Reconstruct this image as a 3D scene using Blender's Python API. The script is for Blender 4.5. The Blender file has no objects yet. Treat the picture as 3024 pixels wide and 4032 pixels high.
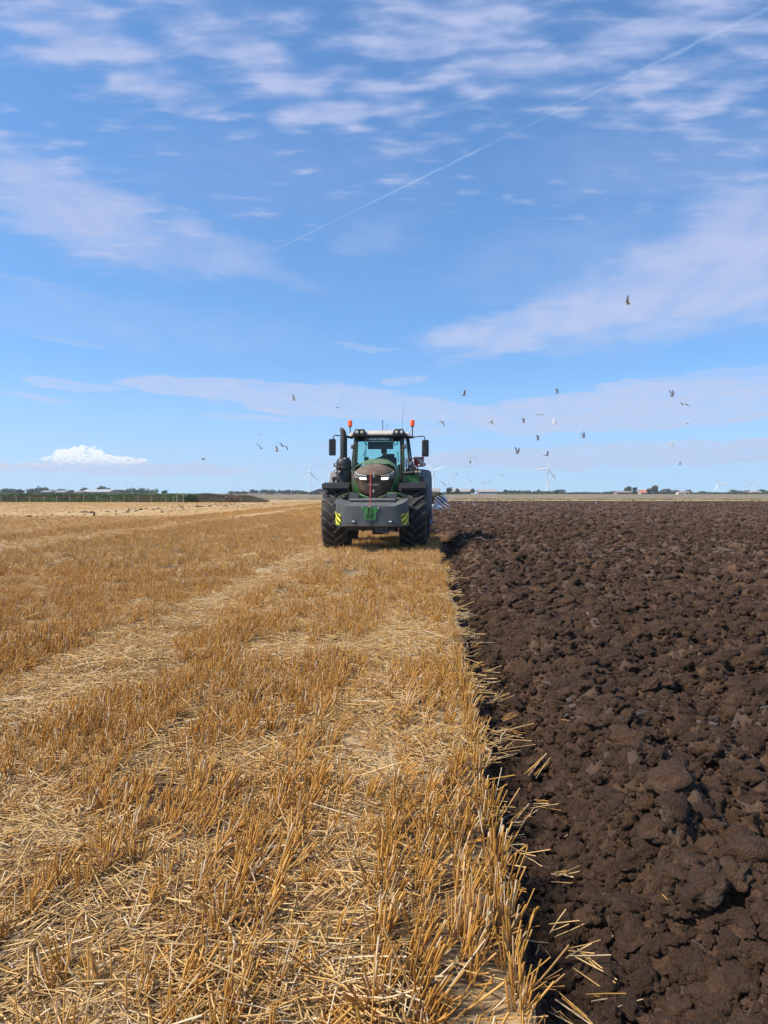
import bpy, bmesh, math, random
import numpy as np
from mathutils import Vector, Matrix, Euler
R = math.radians
random.seed(7)
RNG = np.random.default_rng(11)
SC = bpy.context.scene
COL = SC.collection

# ------------------------------------------------------------------ camera
CAM_H, FPX, YAW, PITCH = 1.60, 3050.0, R(3.06), R(-1.39)
cam_data = bpy.data.cameras.new('camera')
cam = bpy.data.objects.new('camera', cam_data); COL.objects.link(cam)
cam_data.sensor_fit = 'VERTICAL'; cam_data.sensor_height = 24.0
cam_data.lens = FPX / 4032 * 24.0
cam_data.clip_start = 0.05; cam_data.clip_end = 20000
cam.location = (0, 0, CAM_H)
cam.rotation_euler = (math.pi/2 + PITCH, 0, YAW)
SC.camera = cam
CAMROT = cam.rotation_euler.to_matrix()
def ray(px, py):
    return CAMROT @ Vector(((px-1512)/FPX, (2016-py)/FPX, -1.0))
def at(px, py, Y):
    """point of the place that lies Y metres ahead along the furrow, on that bearing and height"""
    d = ray(px, py); k = Y/d.y
    return Vector((d.x*k, Y, CAM_H + d.z*k))
def azel(px, py):
    d = ray(px, py).normalized()
    return math.degrees(math.atan2(d.x, d.y)), math.degrees(math.asin(d.z))

SC.view_settings.view_transform = 'Standard'
SC.view_settings.look = 'None'
SC.view_settings.gamma = 1.0
SC.view_settings.exposure = 0.35
SC.view_settings.use_curve_mapping = False

# ------------------------------------------------------------------ node helpers
class E:
    def __init__(s, nt, k): s.nt, s.k = nt, k
    def _m(s, op, *a, clamp=False):
        n = s.nt.nodes.new('ShaderNodeMath'); n.operation = op; n.use_clamp = clamp
        for i, v in enumerate(a):
            if isinstance(v, E): s.nt.links.new(v.k, n.inputs[i])
            else: n.inputs[i].default_value = float(v)
        return E(s.nt, n.outputs[0])
    def __add__(s, o): return s._m('ADD', s, o)
    def __radd__(s, o): return s._m('ADD', o, s)
    def __sub__(s, o): return s._m('SUBTRACT', s, o)
    def __rsub__(s, o): return s._m('SUBTRACT', o, s)
    def __mul__(s, o): return s._m('MULTIPLY', s, o)
    def __rmul__(s, o): return s._m('MULTIPLY', o, s)
    def __truediv__(s, o): return s._m('DIVIDE', s, o)
    def max(s, o): return s._m('MAXIMUM', s, o)
    def min(s, o): return s._m('MINIMUM', s, o)
    def abs(s): return s._m('ABSOLUTE', s)
    def pow(s, o): return s._m('POWER', s, o)
    def sin(s): return s._m('SINE', s)
    def clamp(s): return s._m('ADD', s, 0.0, clamp=True)
    def smooth(s, a, b, lo=0.0, hi=1.0):
        n = s.nt.nodes.new('ShaderNodeMapRange'); n.interpolation_type = 'SMOOTHSTEP'
        s.nt.links.new(s.k, n.inputs[0])
        for i, v in zip((1, 2, 3, 4), (a, b, lo, hi)): n.inputs[i].default_value = v
        return E(s.nt, n.outputs[0])
    def step(s, a, b, lo=0.0, hi=1.0):
        n = s.nt.nodes.new('ShaderNodeMapRange')
        s.nt.links.new(s.k, n.inputs[0])
        for i, v in zip((1, 2, 3, 4), (a, b, lo, hi)): n.inputs[i].default_value = v
        return E(s.nt, n.outputs[0])
def setin(nt, sock, v):
    if isinstance(v, E): nt.links.new(v.k, sock)
    elif hasattr(v, 'is_output'): nt.links.new(v, sock)
    elif isinstance(v, (tuple, list)) and len(v) == 3 and len(sock.default_value) == 4: sock.default_value = (*v, 1)
    else: sock.default_value = v
def vec(nt, x, y, z):
    n = nt.nodes.new('ShaderNodeCombineXYZ')
    for i, v in enumerate((x, y, z)): setin(nt, n.inputs[i], v)
    return n.outputs[0]
def sep(nt, v):
    n = nt.nodes.new('ShaderNodeSeparateXYZ'); nt.links.new(v, n.inputs[0])
    return [E(nt, n.outputs[i]) for i in range(3)]
def noise(nt, v, scale, detail=3, rough=.5, dist=0.0, out=0):
    n = nt.nodes.new('ShaderNodeTexNoise'); n.noise_dimensions = '3D'
    nt.links.new(v, n.inputs['Vector']); n.inputs['Scale'].default_value = scale
    n.inputs['Detail'].default_value = detail; n.inputs['Roughness'].default_value = rough
    n.inputs['Distortion'].default_value = dist
    return E(nt, n.outputs[out])
def vscale(nt, v, s):
    n = nt.nodes.new('ShaderNodeVectorMath'); n.operation = 'MULTIPLY'
    nt.links.new(v, n.inputs[0]); n.inputs[1].default_value = s
    return n.outputs[0]
def mixc(nt, f, a, b, mode='MIX'):
    n = nt.nodes.new('ShaderNodeMix'); n.data_type = 'RGBA'; n.blend_type = mode
    setin(nt, n.inputs[0], f); setin(nt, n.inputs[6], a); setin(nt, n.inputs[7], b)
    return n.outputs[2]
def new_mat(name):
    m = bpy.data.materials.new(name); m.use_nodes = True
    nt = m.node_tree; b = nt.nodes['Principled BSDF']
    return m, nt, b
def obj_coord(nt):
    return nt.nodes.new('ShaderNodeTexCoord').outputs['Object']
def bump(nt, b, h, strength=.5, dist=.01):
    n = nt.nodes.new('ShaderNodeBump'); n.inputs['Strength'].default_value = strength
    n.inputs['Distance'].default_value = dist
    setin(nt, n.inputs['Height'], h); nt.links.new(n.outputs[0], b.inputs['Normal'])

# ------------------------------------------------------------------ sun and sky
SUN_DIR = Vector((-0.85, -0.28, 0.0)).normalized()      # heading towards the sun
SUN_EL = R(46)
sun_vec = Vector((SUN_DIR.x*math.cos(SUN_EL), SUN_DIR.y*math.cos(SUN_EL), math.sin(SUN_EL)))
sl = bpy.data.lights.new('sun', 'SUN'); sl.energy = 4.7; sl.angle = R(6); sl.color = (1.0, .90, .76)
so = bpy.data.objects.new('sun', sl); COL.objects.link(so)
so.rotation_euler = sun_vec.to_track_quat('Z', 'Y').to_euler()
world = bpy.data.worlds.new('World'); SC.world = world; world.use_nodes = True
wt = world.node_tree; wt.nodes.clear()
wo = wt.nodes.new('ShaderNodeOutputWorld'); bg = wt.nodes.new('ShaderNodeBackground')
SKY_STRENGTH = 0.12
bg.inputs[1].default_value = SKY_STRENGTH
wt.links.new(bg.outputs[0], wo.inputs[0])
sky = wt.nodes.new('ShaderNodeTexSky'); sky.sky_type = 'NISHITA'; sky.sun_disc = False
sky.sun_elevation = SUN_EL; sky.sun_rotation = math.atan2(sun_vec.x, sun_vec.y)
sky.altitude = 0; sky.air_density = 1.0; sky.dust_density = 0.6; sky.ozone_density = 2.5
gen = wt.nodes.new('ShaderNodeTexCoord').outputs['Generated']
lift = wt.nodes.new('ShaderNodeVectorMath'); lift.operation = 'ADD'; wt.links.new(gen, lift.inputs[0]); lift.inputs[1].default_value = (0, 0, .10)
nrm = wt.nodes.new('ShaderNodeVectorMath'); nrm.operation = 'NORMALIZE'; wt.links.new(lift.outputs[0], nrm.inputs[0]); wt.links.new(nrm.outputs[0], sky.inputs[0])
world.cycles.sampling_method = 'MANUAL'; world.cycles.sample_map_resolution = 256
DX, DY, DZ = sep(wt, gen)
AZ = DX._m('ARCTAN2', DX, DY) * 57.2958
EL = DZ._m('ARCSINE', DZ) * 57.2958
zz = DZ.max(0.0) + 0.05
PX, PY = DX/zz, DY/zz
pv = vec(wt, PX, PY, 0.0)                               # clouds lie on a flat layer overhead
n_puff = noise(wt, vscale(wt, pv, (.72, 1.5, 1)), 9.5, 5, .50, .15)
n_big = noise(wt, pv, 2.3, 3, .5, .3)
n_wisp = noise(wt, vscale(wt, pv, (1.6, .8, 1)), 2.6, 6, .58, .6)
av = vec(wt, AZ, EL, 0.0)
w1 = noise(wt, vscale(wt, av, (.10, .42, 1)), 1.0, 4, .55, 0, out=0)
w2 = noise(wt, vscale(wt, av, (.13, .50, 1)), 1.7, 5, .6, .2, out=0)
WA = AZ + (w1-.5)*9.0
WE = EL + (w2-.5)*3.2
def ell(px, py, rx, ry, rot=0, a=AZ, e=EL, soft=(0.0, 1.0)):
    az0, el0 = azel(px, py); k = 3050/57.3
    c, s = math.cos(R(rot)), math.sin(R(rot))
    u = ((a-az0)*c + (e-el0)*s) * (k/rx); v = ((e-el0)*c - (a-az0)*s) * (k/ry)
    return (1.0 - (u*u + v*v)).smooth(soft[0], soft[1])
# high broken altocumulus
cov = EL.smooth(15, 26) * .47
cov = cov.max(ell(2900, 500, 420, 480, 0)*.40).max(ell(330, 800, 700, 260, -14)*.45)
cov = cov - ell(120, 380, 330, 190)*.22 - ell(1000, 640, 700, 130)*.25 - ell(2150, 600, 420, 150)*.35
for p in ((850,140,330,75,-4), (1180,330,330,90,-22), (640,330,300,95,-14), (1150,465,120,65,0), (1450,430,330,40,4),
          (2350,220,420,75,7), (2500,330,420,50,2), (1950,240,260,130,0), (2700,40,450,90,5), (250,60,330,110,-8),
          (1600,190,220,80,0), (1900,60,380,100,0), (2700,400,330,60,4), (120,550,200,35,0), (1500,350,160,40,0), (230,200,170,80,10)):
    cov = cov + ell(*p)*.36
cl_hi = ((n_puff-.5)*2.3 + cov + (n_big-.5)*.3).smooth(.24, 1.15)
cl_hi = cl_hi * EL.smooth(11, 19)
# soft lilac sheets, lower down
sheet = ell(300, 830, 620, 170, -16, WA, WE)*.85
sheet = sheet.max(ell(760, 960, 420, 120, -14, WA, WE)*.6)
for p, g in (((2750,1080,800,270,14), 1.0), ((2080,1290,560,110,8), .95), ((2950,1000,500,330,0), .9), ((2300, 1000, 700, 200, 8), .35),
          ((1480,930,300,110,0), .35), ((1000,1080,420,50,-8), .35), ((2600,620,800,200,0), .3),
          ((500,1275,1100,130,-3), .34), ((1100,700,900,200,0), .22), ((150,1120,330,35,-5), .4)):
    sheet = sheet.max(ell(*p, a=WA, e=WE)*g)
WE2 = EL + (w2-.5)*1.4
for p, g in (((1050,1545,620,52,-2), .8), ((1500,1610,520,60,-2), .8), ((2600,1600,900,95,3), .95), ((2500,1790,1000,52,1), .9),
          ((1000,1645,260,14,-2), .6), ((280,1512,190,20,-4), .7), ((130,1572,130,12,-6), .6), ((1420,1370,170,14,-6), .55),
          ((1600,1495,90,16,4), .6), ((2780,1500,420,34,2), .6), ((2950, 1475, 300, 40, 4), .6), ((250,1350,160,14,-5), .45),
          ((1250,1755,230,16,0), .5), ((1650,1700,220,24,-1), .5), ((450,1846,620,26,0), .85), ((1200,1820,500,20,0), .35), ((600, 1780, 260, 20, 0), .35)):
    sheet = sheet.max(ell(*p, a=WA, e=WE2, soft=(0.0, .35))*g)
far_band = (noise(wt, vscale(wt, av, (.06, .75, 1)), 1.0, 4, .5)).smooth(.5, .72) * AZ.abs().smooth(36, 60) * EL.smooth(26, 12) * .7
sheet = sheet.max(far_band)
cl_sheet = (sheet * (.62 + (n_wisp-.5)*1.1 + (w1-.5)*.6)).clamp().smooth(-.02, .80) * .86
# condensation trail
d1, d2 = ray(1035, 1008).normalized(), ray(3000, 42).normalized()
nn = d1.cross(d2).normalized(); dm = d1.cross(nn)
def dot(v): return DX*v.x + DY*v.y + DZ*v.z
along = dot(-dm if dm.dot(d2) < 0 else dm)              # 0 at the start, grows along the trail
ww = along*.0036 + .0008
wob = (noise(wt, gen, 70, 4, .6)-.5)*.006*along.smooth(0, .5)
trail = (1.0 - ((dot(nn)+wob)/ww).abs()).smooth(0, .7) * along.smooth(0.0, .02) * (noise(wt, gen, 14, 3, .6).smooth(.28, .55)*.75+.25)*(1.0 - along.smooth(.2, .75)*.45)
# faint older trail hanging on the left
ta, _ = azel(110, 400)
old = ((1.0 - ((AZ - ta - (EL-24)*-.02)/1.0).abs()).smooth(0, .15)) * EL.smooth(18.5, 20) * EL.smooth(30, 27) * .13
# low cumulus
cv = noise(wt, vscale(wt, av, (1.0, 1.5, 1)), 1.35, 5, .62)
cv2 = noise(wt, vscale(wt, av, (1.0, 1.7, 1)), 3.4, 4, .6)
cum = None
_, base_el = azel(300, 1826)
for p in ((310,1797,120,42,0), (250,1808,90,24,0), (420,1812,130,26,0), (500,1818,90,18,0), (30,1835,60,14,0), (130,1832,110,12,0), (590, 1877, 34, 8, 0)):
    e = ell(*p, soft=(-.5, 1.0)); cum = e if cum is None else cum.max(e)
cumm = (cum + (cv-.5)*2.2 + (cv2-.5)*1.3).smooth(.50, .72)*cum.smooth(.0,.12)
# colour
sk = sky.outputs[0]
sk = mixc(wt, 1.0, sk, (.78, 1.13, 1.38), 'MULTIPLY')
HZK = 1.0/SKY_STRENGTH/2**SC.view_settings.exposure
sk = mixc(wt, EL.smooth(11, 0)*.45, sk, (.60*HZK, .77*HZK, .93*HZK))
K = 1.0/SKY_STRENGTH/2**SC.view_settings.exposure
def kc(r, g, b): return (r*K, g*K, b*K)
ccol = mixc(wt, EL.smooth(2, 24), kc(.56, .65, .90), kc(.53, .59, .85))
c1 = mixc(wt, cl_sheet, sk, ccol)
hicol = mixc(wt, n_puff.smooth(.45, .8), kc(.40, .50, .80), kc(.60, .65, .89))
c2 = mixc(wt, cl_hi*.80, c1, hicol)
c3 = mixc(wt, trail*.30, c2, kc(.52, .70, .95))
cumcol = mixc(wt, (cv2*.5+EL*.25-.25*base_el).smooth(.18, .42), kc(.58, .68, .88), kc(1.15, 1.15, 1.15))
c4 = mixc(wt, cumm*.82, c3, cumcol)
setin(wt, bg.inputs[0], c4)

# ------------------------------------------------------------------ object helpers
def tag(o, label=None, cat=None, group=None, kind=None):
    if label: o['label'] = label
    if cat: o['category'] = cat
    if group: o['group'] = group
    if kind: o['kind'] = kind
    return o
def empty(name, loc=(0,0,0), rz=0.0):
    o = bpy.data.objects.new(name, None); COL.objects.link(o)
    o.location = loc; o.rotation_euler = (0, 0, rz); o.empty_display_size = .3
    return o
class MB:
    """collects shapes; build() links them as one mesh object"""
    def __init__(s): s.v, s.f, s.m, s.cur = [], [], [], 0
    def mat(s, i): s.cur = i; return s
    def add(s, vs, fs, M=None):
        k = len(s.v)
        s.v += [tuple(M @ Vector(v)) for v in vs] if M else [tuple(v) for v in vs]
        s.f += [tuple(i+k for i in f) for f in fs]; s.m += [s.cur]*len(fs)
        return s
    def box(s, c, d, rot=None, taper=1.0):
        x, y, z = d[0]/2, d[1]/2, d[2]/2; t = taper
        vs = [(-x,-y,-z),(x,-y,-z),(x,y,-z),(-x,y,-z),(-x*t,-y*t,z),(x*t,-y*t,z),(x*t,y*t,z),(-x*t,y*t,z)]
        M = Matrix.Translation(c)
        if rot: M = M @ Euler(rot).to_matrix().to_4x4()
        return s.add(vs, [(3,2,1,0),(4,5,6,7),(0,1,5,4),(1,2,6,5),(2,3,7,6),(3,0,4,7)], M)
    def tube(s, pts, r, n=8, cap=True, flat=None):
        """tube through points, r a radius or one per point"""
        pts = [Vector(p) for p in pts]
        rs = r if isinstance(r, (list, tuple)) else [r]*len(pts)
        vs, fs = [], []
        up = None
        for i, p in enumerate(pts):
            d = (pts[min(i+1, len(pts)-1)] - pts[max(i-1, 0)]).normalized()
            if up is None:
                up = Vector((0,0,1)) if abs(d.z) < .9 else Vector((0,1,0))
            a = d.cross(up).normalized(); b = a.cross(d).normalized(); up = b
            for k in range(n):
                t = 2*math.pi*(k+.5)/n
                vs.append(p + a*math.cos(t)*rs[i] + b*math.sin(t)*rs[i]*(flat or 1))
        for i in range(len(pts)-1):
            for k in range(n):
                fs.append((i*n+k, i*n+(k+1)%n, (i+1)*n+(k+1)%n, (i+1)*n+k))
        if cap: fs += [tuple(range(n))[::-1], tuple((len(pts)-1)*n+k for k in range(n))]
        return s.add(vs, fs)
    def lathe(s, prof, c=(0,0,0), axis='Z', n=24):
        """prof: list of (radius, height)"""
        vs, fs = [], []
        for r, h in prof:
            for k in range(n):
                t = 2*math.pi*k/n; a, b = r*math.cos(t), r*math.sin(t)
                vs.append({'Z': (a,b,h), 'X': (h,a,b), 'Y': (b,h,a)}[axis])
        for i in range(len(prof)-1):
            for k in range(n): fs.append((i*n+k, i*n+(k+1)%n, (i+1)*n+(k+1)%n, (i+1)*n+k))
        if prof[0][0] > 1e-4: fs.append(tuple(range(n))[::-1])
        if prof[-1][0] > 1e-4: fs.append(tuple((len(prof)-1)*n+k for k in range(n)))
        return s.add(vs, fs, Matrix.Translation(c))
    def prism(s, poly, y0, y1):
        """polygon in x,z pushed from y0 to y1"""
        n = len(poly)
        vs = [(x, y0, z) for x, z in poly] + [(x, y1, z) for x, z in poly]
        fs = [tuple(range(n)), tuple(range(n, 2*n))[::-1]] + [(i, i+n, (i+1)%n+n, (i+1)%n) for i in range(n)]
        return s.add(vs, fs)
    def prism_z(s, poly, z0, z1):
        """polygon in x,y pushed up"""
        n = len(poly)
        vs = [(x, y, z0) for x, y in poly] + [(x, y, z1) for x, y in poly]
        fs = [tuple(range(n))[::-1], tuple(range(n, 2*n))] + [(i, (i+1)%n, (i+1)%n+n, i+n) for i in range(n)]
        return s.add(vs, fs)
    def grid(s, rows):
        """rows of points -> quads"""
        m = len(rows[0]); vs = [p for r in rows for p in r]
        fs = [(i*m+j, i*m+j+1, (i+1)*m+j+1, (i+1)*m+j) for i in range(len(rows)-1) for j in range(m-1)]
        return s.add(vs, fs)
    def mesh(s, name, mats, smooth=True, fixn=True):
        me = bpy.data.meshes.new(name); me.from_pydata([tuple(v) for v in s.v], [], s.f)
        for m in (mats if isinstance(mats, (list, tuple)) else [mats]): me.materials.append(m)
        me.polygons.foreach_set('material_index', s.m)
        if fixn:
            bm = bmesh.new(); bm.from_mesh(me); bmesh.ops.recalc_face_normals(bm, faces=bm.faces); bm.to_mesh(me); bm.free()
        if smooth:
            me.polygons.foreach_set('use_smooth', [True]*len(me.polygons)); me.set_sharp_from_angle(angle=R(38))
        me.update(); return me
    def build(s, name, mats, parent=None, bevel=0.0, smooth=True, loc=None, thick=0.0, seg=2, fixn=True):
        o = bpy.data.objects.new(name, s.mesh(name, mats, smooth, fixn)); COL.objects.link(o)
        if parent: o.parent = parent
        if loc: o.location = loc
        if thick:
            md = o.modifiers.new('t', 'SOLIDIFY'); md.thickness = thick; md.offset = -1
        if bevel:
            md = o.modifiers.new('b', 'BEVEL'); md.width = bevel; md.segments = seg; md.limit_method = 'ANGLE'; md.angle_limit = R(35)
        return o
def np_mesh(name, V, F, mats, smooth=True, attrs=None):
    """fast mesh of equal-sided faces from numpy arrays"""
    me = bpy.data.meshes.new(name); n, k = F.shape
    me.vertices.add(len(V)); me.vertices.foreach_set('co', V.astype(np.float32).ravel())
    me.loops.add(n*k); me.loops.foreach_set('vertex_index', F.astype(np.int32).ravel())
    me.polygons.add(n); me.polygons.foreach_set('loop_start', np.arange(0, n*k, k, dtype=np.int32))
    try: me.polygons.foreach_set('loop_total', np.full(n, k, dtype=np.int32))
    except Exception: pass
    me.polygons.foreach_set('use_smooth', np.full(n, smooth))
    for m in mats: me.materials.append(m)
    for a, vals in (attrs or {}).items():
        at_ = me.attributes.new(a, 'FLOAT', 'POINT'); at_.data.foreach_set('value', vals.astype(np.float32))
    me.update(); me.validate()
    return me

# ------------------------------------------------------------------ noise in numpy
def _h(ix, iy, seed):
    h = (ix.astype(np.int64)*374761393 + iy.astype(np.int64)*668265263 + seed*974634777) & 0xffffffff
    h = ((h ^ (h >> 13))*1274126177) & 0xffffffff
    return ((h ^ (h >> 16)) & 0xffffff)/float(0xffffff)
def vnoise(x, y, seed=0):
    ix, iy = np.floor(x), np.floor(y); fx, fy = x-ix, y-iy
    fx = fx*fx*fx*(fx*(fx*6-15)+10); fy = fy*fy*fy*(fy*(fy*6-15)+10)
    a, b, c, d = _h(ix,iy,seed), _h(ix+1,iy,seed), _h(ix,iy+1,seed), _h(ix+1,iy+1,seed)
    return (a*(1-fx)+b*fx)*(1-fy) + (c*(1-fx)+d*fx)*fy
def fbm(x, y, seed=0, o=4, g=.5):
    s = 0; a = 1; t = 0
    for i in range(o):
        s = s + a*vnoise(x*2**i+i*17.3, y*2**i+i*9.1, seed+i); t += a; a *= g
    return s/t
def worley(x, y, seed=0):
    ix, iy = np.floor(x), np.floor(y)
    F1 = np.full(x.shape, 9.0); F2 = np.full(x.shape, 9.0); ID = np.zeros(x.shape)
    for dx in (-1,0,1):
        for dy in (-1,0,1):
            cx, cy = ix+dx, iy+dy
            px = cx + _h(cx,cy,seed); py = cy + _h(cx,cy,seed+51)
            d = np.hypot(px-x, py-y); near = d < F1
            F2 = np.where(near, F1, np.minimum(F2, d)); ID = np.where(near, _h(cx,cy,seed+99), ID); F1 = np.where(near, d, F1)
    return F1, F2, ID
def furrow_edge(y):
    y = np.asarray(y, dtype=float)
    base = np.interp(y, [0, 2.5, 4.2, 6.5, 9, 12, 16, 22, 28.5, 29.5, 200], [.34,.345,.37,.41,.44,.42,.41,.38,.38,-1.9,-1.9])
    return base + (fbm(y*1.3, y*0+3.3, 5, 3)-.5)*.16 + (vnoise(y*9, y*0, 8)-.5)*.035

# ------------------------------------------------------------------ materials of the land
def soil_material(name='soil', clod=False):
    m, nt, b = new_mat(name); co = obj_coord(nt)
    if clod: co = vscale(nt, co, (.05,.05,.05))
    at_h = nt.nodes.new('ShaderNodeAttribute'); at_h.attribute_name = 'slick'; sl_ = E(nt, at_h.outputs['Fac'])
    n1 = noise(nt, co, 2.2, 5, .6); n2 = noise(nt, co, 34, 6, .72); n3 = noise(nt, co, 150, 3, .65)
    if clod:
        oi = nt.nodes.new('ShaderNodeObjectInfo'); n1 = E(nt, oi.outputs['Random'])*.35 + .34
    f = (n1*.5 + n2*.6 + n3*.25 - .18).clamp()
    c = mixc(nt, f.smooth(.25, .75), (.040,.0195,.0092), (.150,.078,.038))
    smear = (noise(nt, vscale(nt, co, (.5, 1.2, 1.5)), 9, 4, .6).smooth(.56, .68)*.40 + sl_*.55).clamp()
    c = mixc(nt, smear*.6, c, (.19,.140,.110))
    c = mixc(nt, noise(nt, co, 48, 2, .5).smooth(.68, .74)*.22, c, (.15,.10,.06))
    setin(nt, b.inputs['Base Color'], c)
    setin(nt, b.inputs['Roughness'], smear*-.38 + .9)
    b.inputs['Specular IOR Level'].default_value = .35
    bump(nt, b, n2*.8 + n3*.35, .8 if clod else 1.0, .25 if clod else .034)
    return m
SOIL = soil_material(); CLOD = soil_material('clod_soil', True)
def slick_material():
    m, nt, b = new_mat('smeared_clay'); co = obj_coord(nt); n = noise(nt, vscale(nt, co, (.6,2,2)), 2.2, 5, .6)
    setin(nt, b.inputs['Base Color'], mixc(nt, n.smooth(.35,.65), (.055,.034,.022), (.120,.085,.065))); setin(nt, b.inputs['Roughness'], n*-.4 + .7)
    bump(nt, b, n, .5, .08); return m
SLICK = slick_material()
def stubble_ground_material():
    m, nt, b = new_mat('chaffy_ground'); co = obj_coord(nt)
    X, Y, Z = sep(nt, co)
    at_ = nt.nodes.new('ShaderNodeAttribute'); at_.attribute_name = 'litter'; lit = E(nt, at_.outputs['Fac'])
    rot = nt.nodes.new('ShaderNodeMapping'); nt.links.new(co, rot.inputs[0]); rot.inputs['Rotation'].default_value = (0,0,R(33)); rot.inputs['Scale'].default_value = (1, 6, 1)
    rot2 = nt.nodes.new('ShaderNodeMapping'); nt.links.new(co, rot2.inputs[0]); rot2.inputs['Rotation'].default_value = (0,0,R(-48)); rot2.inputs['Scale'].default_value = (1, 7, 1)
    s1 = noise(nt, rot.outputs[0], 28, 4, .6); s2 = noise(nt, rot2.outputs[0], 34, 4, .6)
    fine = noise(nt, co, 210, 3, .6); mid = noise(nt, co, 14, 5, .65); big = noise(nt, co, .55, 4, .6)
    chaff = (s1.max(s2)*1.3 + fine*.5 + mid*.45 + lit*.55 - .98)
    c = mixc(nt, chaff.smooth(.12, .62), (.13,.095,.060), (.44,.305,.155))
    c = mixc(nt, chaff.smooth(.55, 1.0)*.7, c, (.56,.43,.27))
    # far away the standing straw, the drill rows and the wheelings blend into one surface
    dist = (X*X + Y*Y).pow(.5)
    rows = noise(nt, vscale(nt, co, (1.6, .07, 1)), 1.0, 4, .6); tuft = noise(nt, vscale(nt, co, (2.2, .9, 1)), 1.6, 4, .7)
    farc = mixc(nt, (rows*.55+tuft*.45).smooth(.34, .66), (.29,.160,.055), (.49,.30,.115))
    pale = noise(nt, vscale(nt, co, (.22, .030, 1)), 1.0, 3, .6).smooth(.47, .60)
    pale = pale.max(X.smooth(-14.6, -16.5)*.8)
    farc = mixc(nt, pale*.85, farc, (.58,.41,.21))
    c = mixc(nt, dist.smooth(26, 62), c, farc)
    # trodden muck patches on the swath far left
    band = (1.0 - ((X + 27.0 + (big-.5)*3)/4.2).abs()).smooth(0, .5) * Y.smooth(30, 44)
    c = mixc(nt, band*noise(nt, vscale(nt, co, (1, .55, 1)), .95, 4, .65).smooth(.52, .62)*.8, c, (.085,.055,.035))
    setin(nt, b.inputs['Base Color'], c)
    b.inputs['Roughness'].default_value = .92; b.inputs['Specular IOR Level'].default_value = .15
    bump(nt, b, s1.max(s2)*.8 + mid*.6, .8, .012)
    return m
CHAFF = stubble_ground_material()
def far_material():
    m, nt, b = new_mat('far_fields'); co = obj_coord(nt); X, Y, Z = sep(nt, co)
    n = noise(nt, vscale(nt, co, (.012, .004, 1)), 1.0, 2, .5)
    g = noise(nt, vscale(nt, co, (.5, .5, 1)), 1.0, 4, .6)
    c = mixc(nt, n.smooth(.42, .52), (.10,.125,.045), (.25,.19,.10))
    c = mixc(nt, g, c, mixc(nt, .5, c, (.12,.10,.05)))
    setin(nt, b.inputs['Base Color'], c); b.inputs['Roughness'].default_value = .95
    return m
def straw_material(name, lo, hi, trans=.22):
    m, nt, b = new_mat(name)
    a = nt.nodes.new('ShaderNodeAttribute'); a.attribute_name = 'tone'; t = E(nt, a.outputs['Fac'])
    oi = nt.nodes.new('ShaderNodeObjectInfo'); rnd = E(nt, oi.outputs['Random'])
    c = mixc(nt, (t*.75 + rnd*.25), lo, hi)
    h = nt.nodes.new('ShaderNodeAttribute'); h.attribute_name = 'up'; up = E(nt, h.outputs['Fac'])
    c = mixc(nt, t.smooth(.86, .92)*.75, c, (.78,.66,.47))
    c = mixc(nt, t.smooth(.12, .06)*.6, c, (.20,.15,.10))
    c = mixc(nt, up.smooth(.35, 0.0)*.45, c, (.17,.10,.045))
    setin(nt, b.inputs['Base Color'], c); b.inputs['Roughness'].default_value = .48; b.inputs['Specular IOR Level'].default_value = .35
    tr = nt.nodes.new('ShaderNodeBsdfTranslucent'); setin(nt, tr.inputs[0], c)
    mx = nt.nodes.new('ShaderNodeMixShader'); mx.inputs[0].default_value = trans
    nt.links.new(b.outputs[0], mx.inputs[1]); nt.links.new(tr.outputs[0], mx.inputs[2])
    nt.links.new(mx.outputs[0], nt.nodes['Material Output'].inputs[0])
    return m
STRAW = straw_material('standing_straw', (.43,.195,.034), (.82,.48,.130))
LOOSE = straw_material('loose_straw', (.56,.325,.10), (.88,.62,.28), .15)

# ------------------------------------------------------------------ ground sheet to the horizon
def axis_pts(*segs):
    out = []
    for a, b, n in segs: out += list(np.linspace(a, b, n, endpoint=False))
    return np.array(out + [segs[-1][1]])
gx = axis_pts((-3000,-400,8),(-400,-150,6),(-150,150,8),(150,400,6),(400,3000,8))
gy = axis_pts((-600,-30,4),(-30,-20,2),(-20,134,6),(134,182,6),(182,900,8),(900,3200,10))
GX, GY = np.meshgrid(gx, gy)
GZ = np.where((GY < 150) & (GY > -25) & (np.abs(GX) < 155), -.8, -.012)
nx = len(gx); idx = np.arange(len(gy)*nx).reshape(len(gy), nx)
F = np.stack([idx[:-1,:-1], idx[:-1,1:], idx[1:,1:], idx[1:,:-1]], -1).reshape(-1, 4)
g = bpy.data.objects.new('ground', np_mesh('ground', np.stack([GX,GY,GZ],-1).reshape(-1,3), F, [far_material()], False))
COL.objects.link(g); tag(g, kind='structure')

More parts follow.
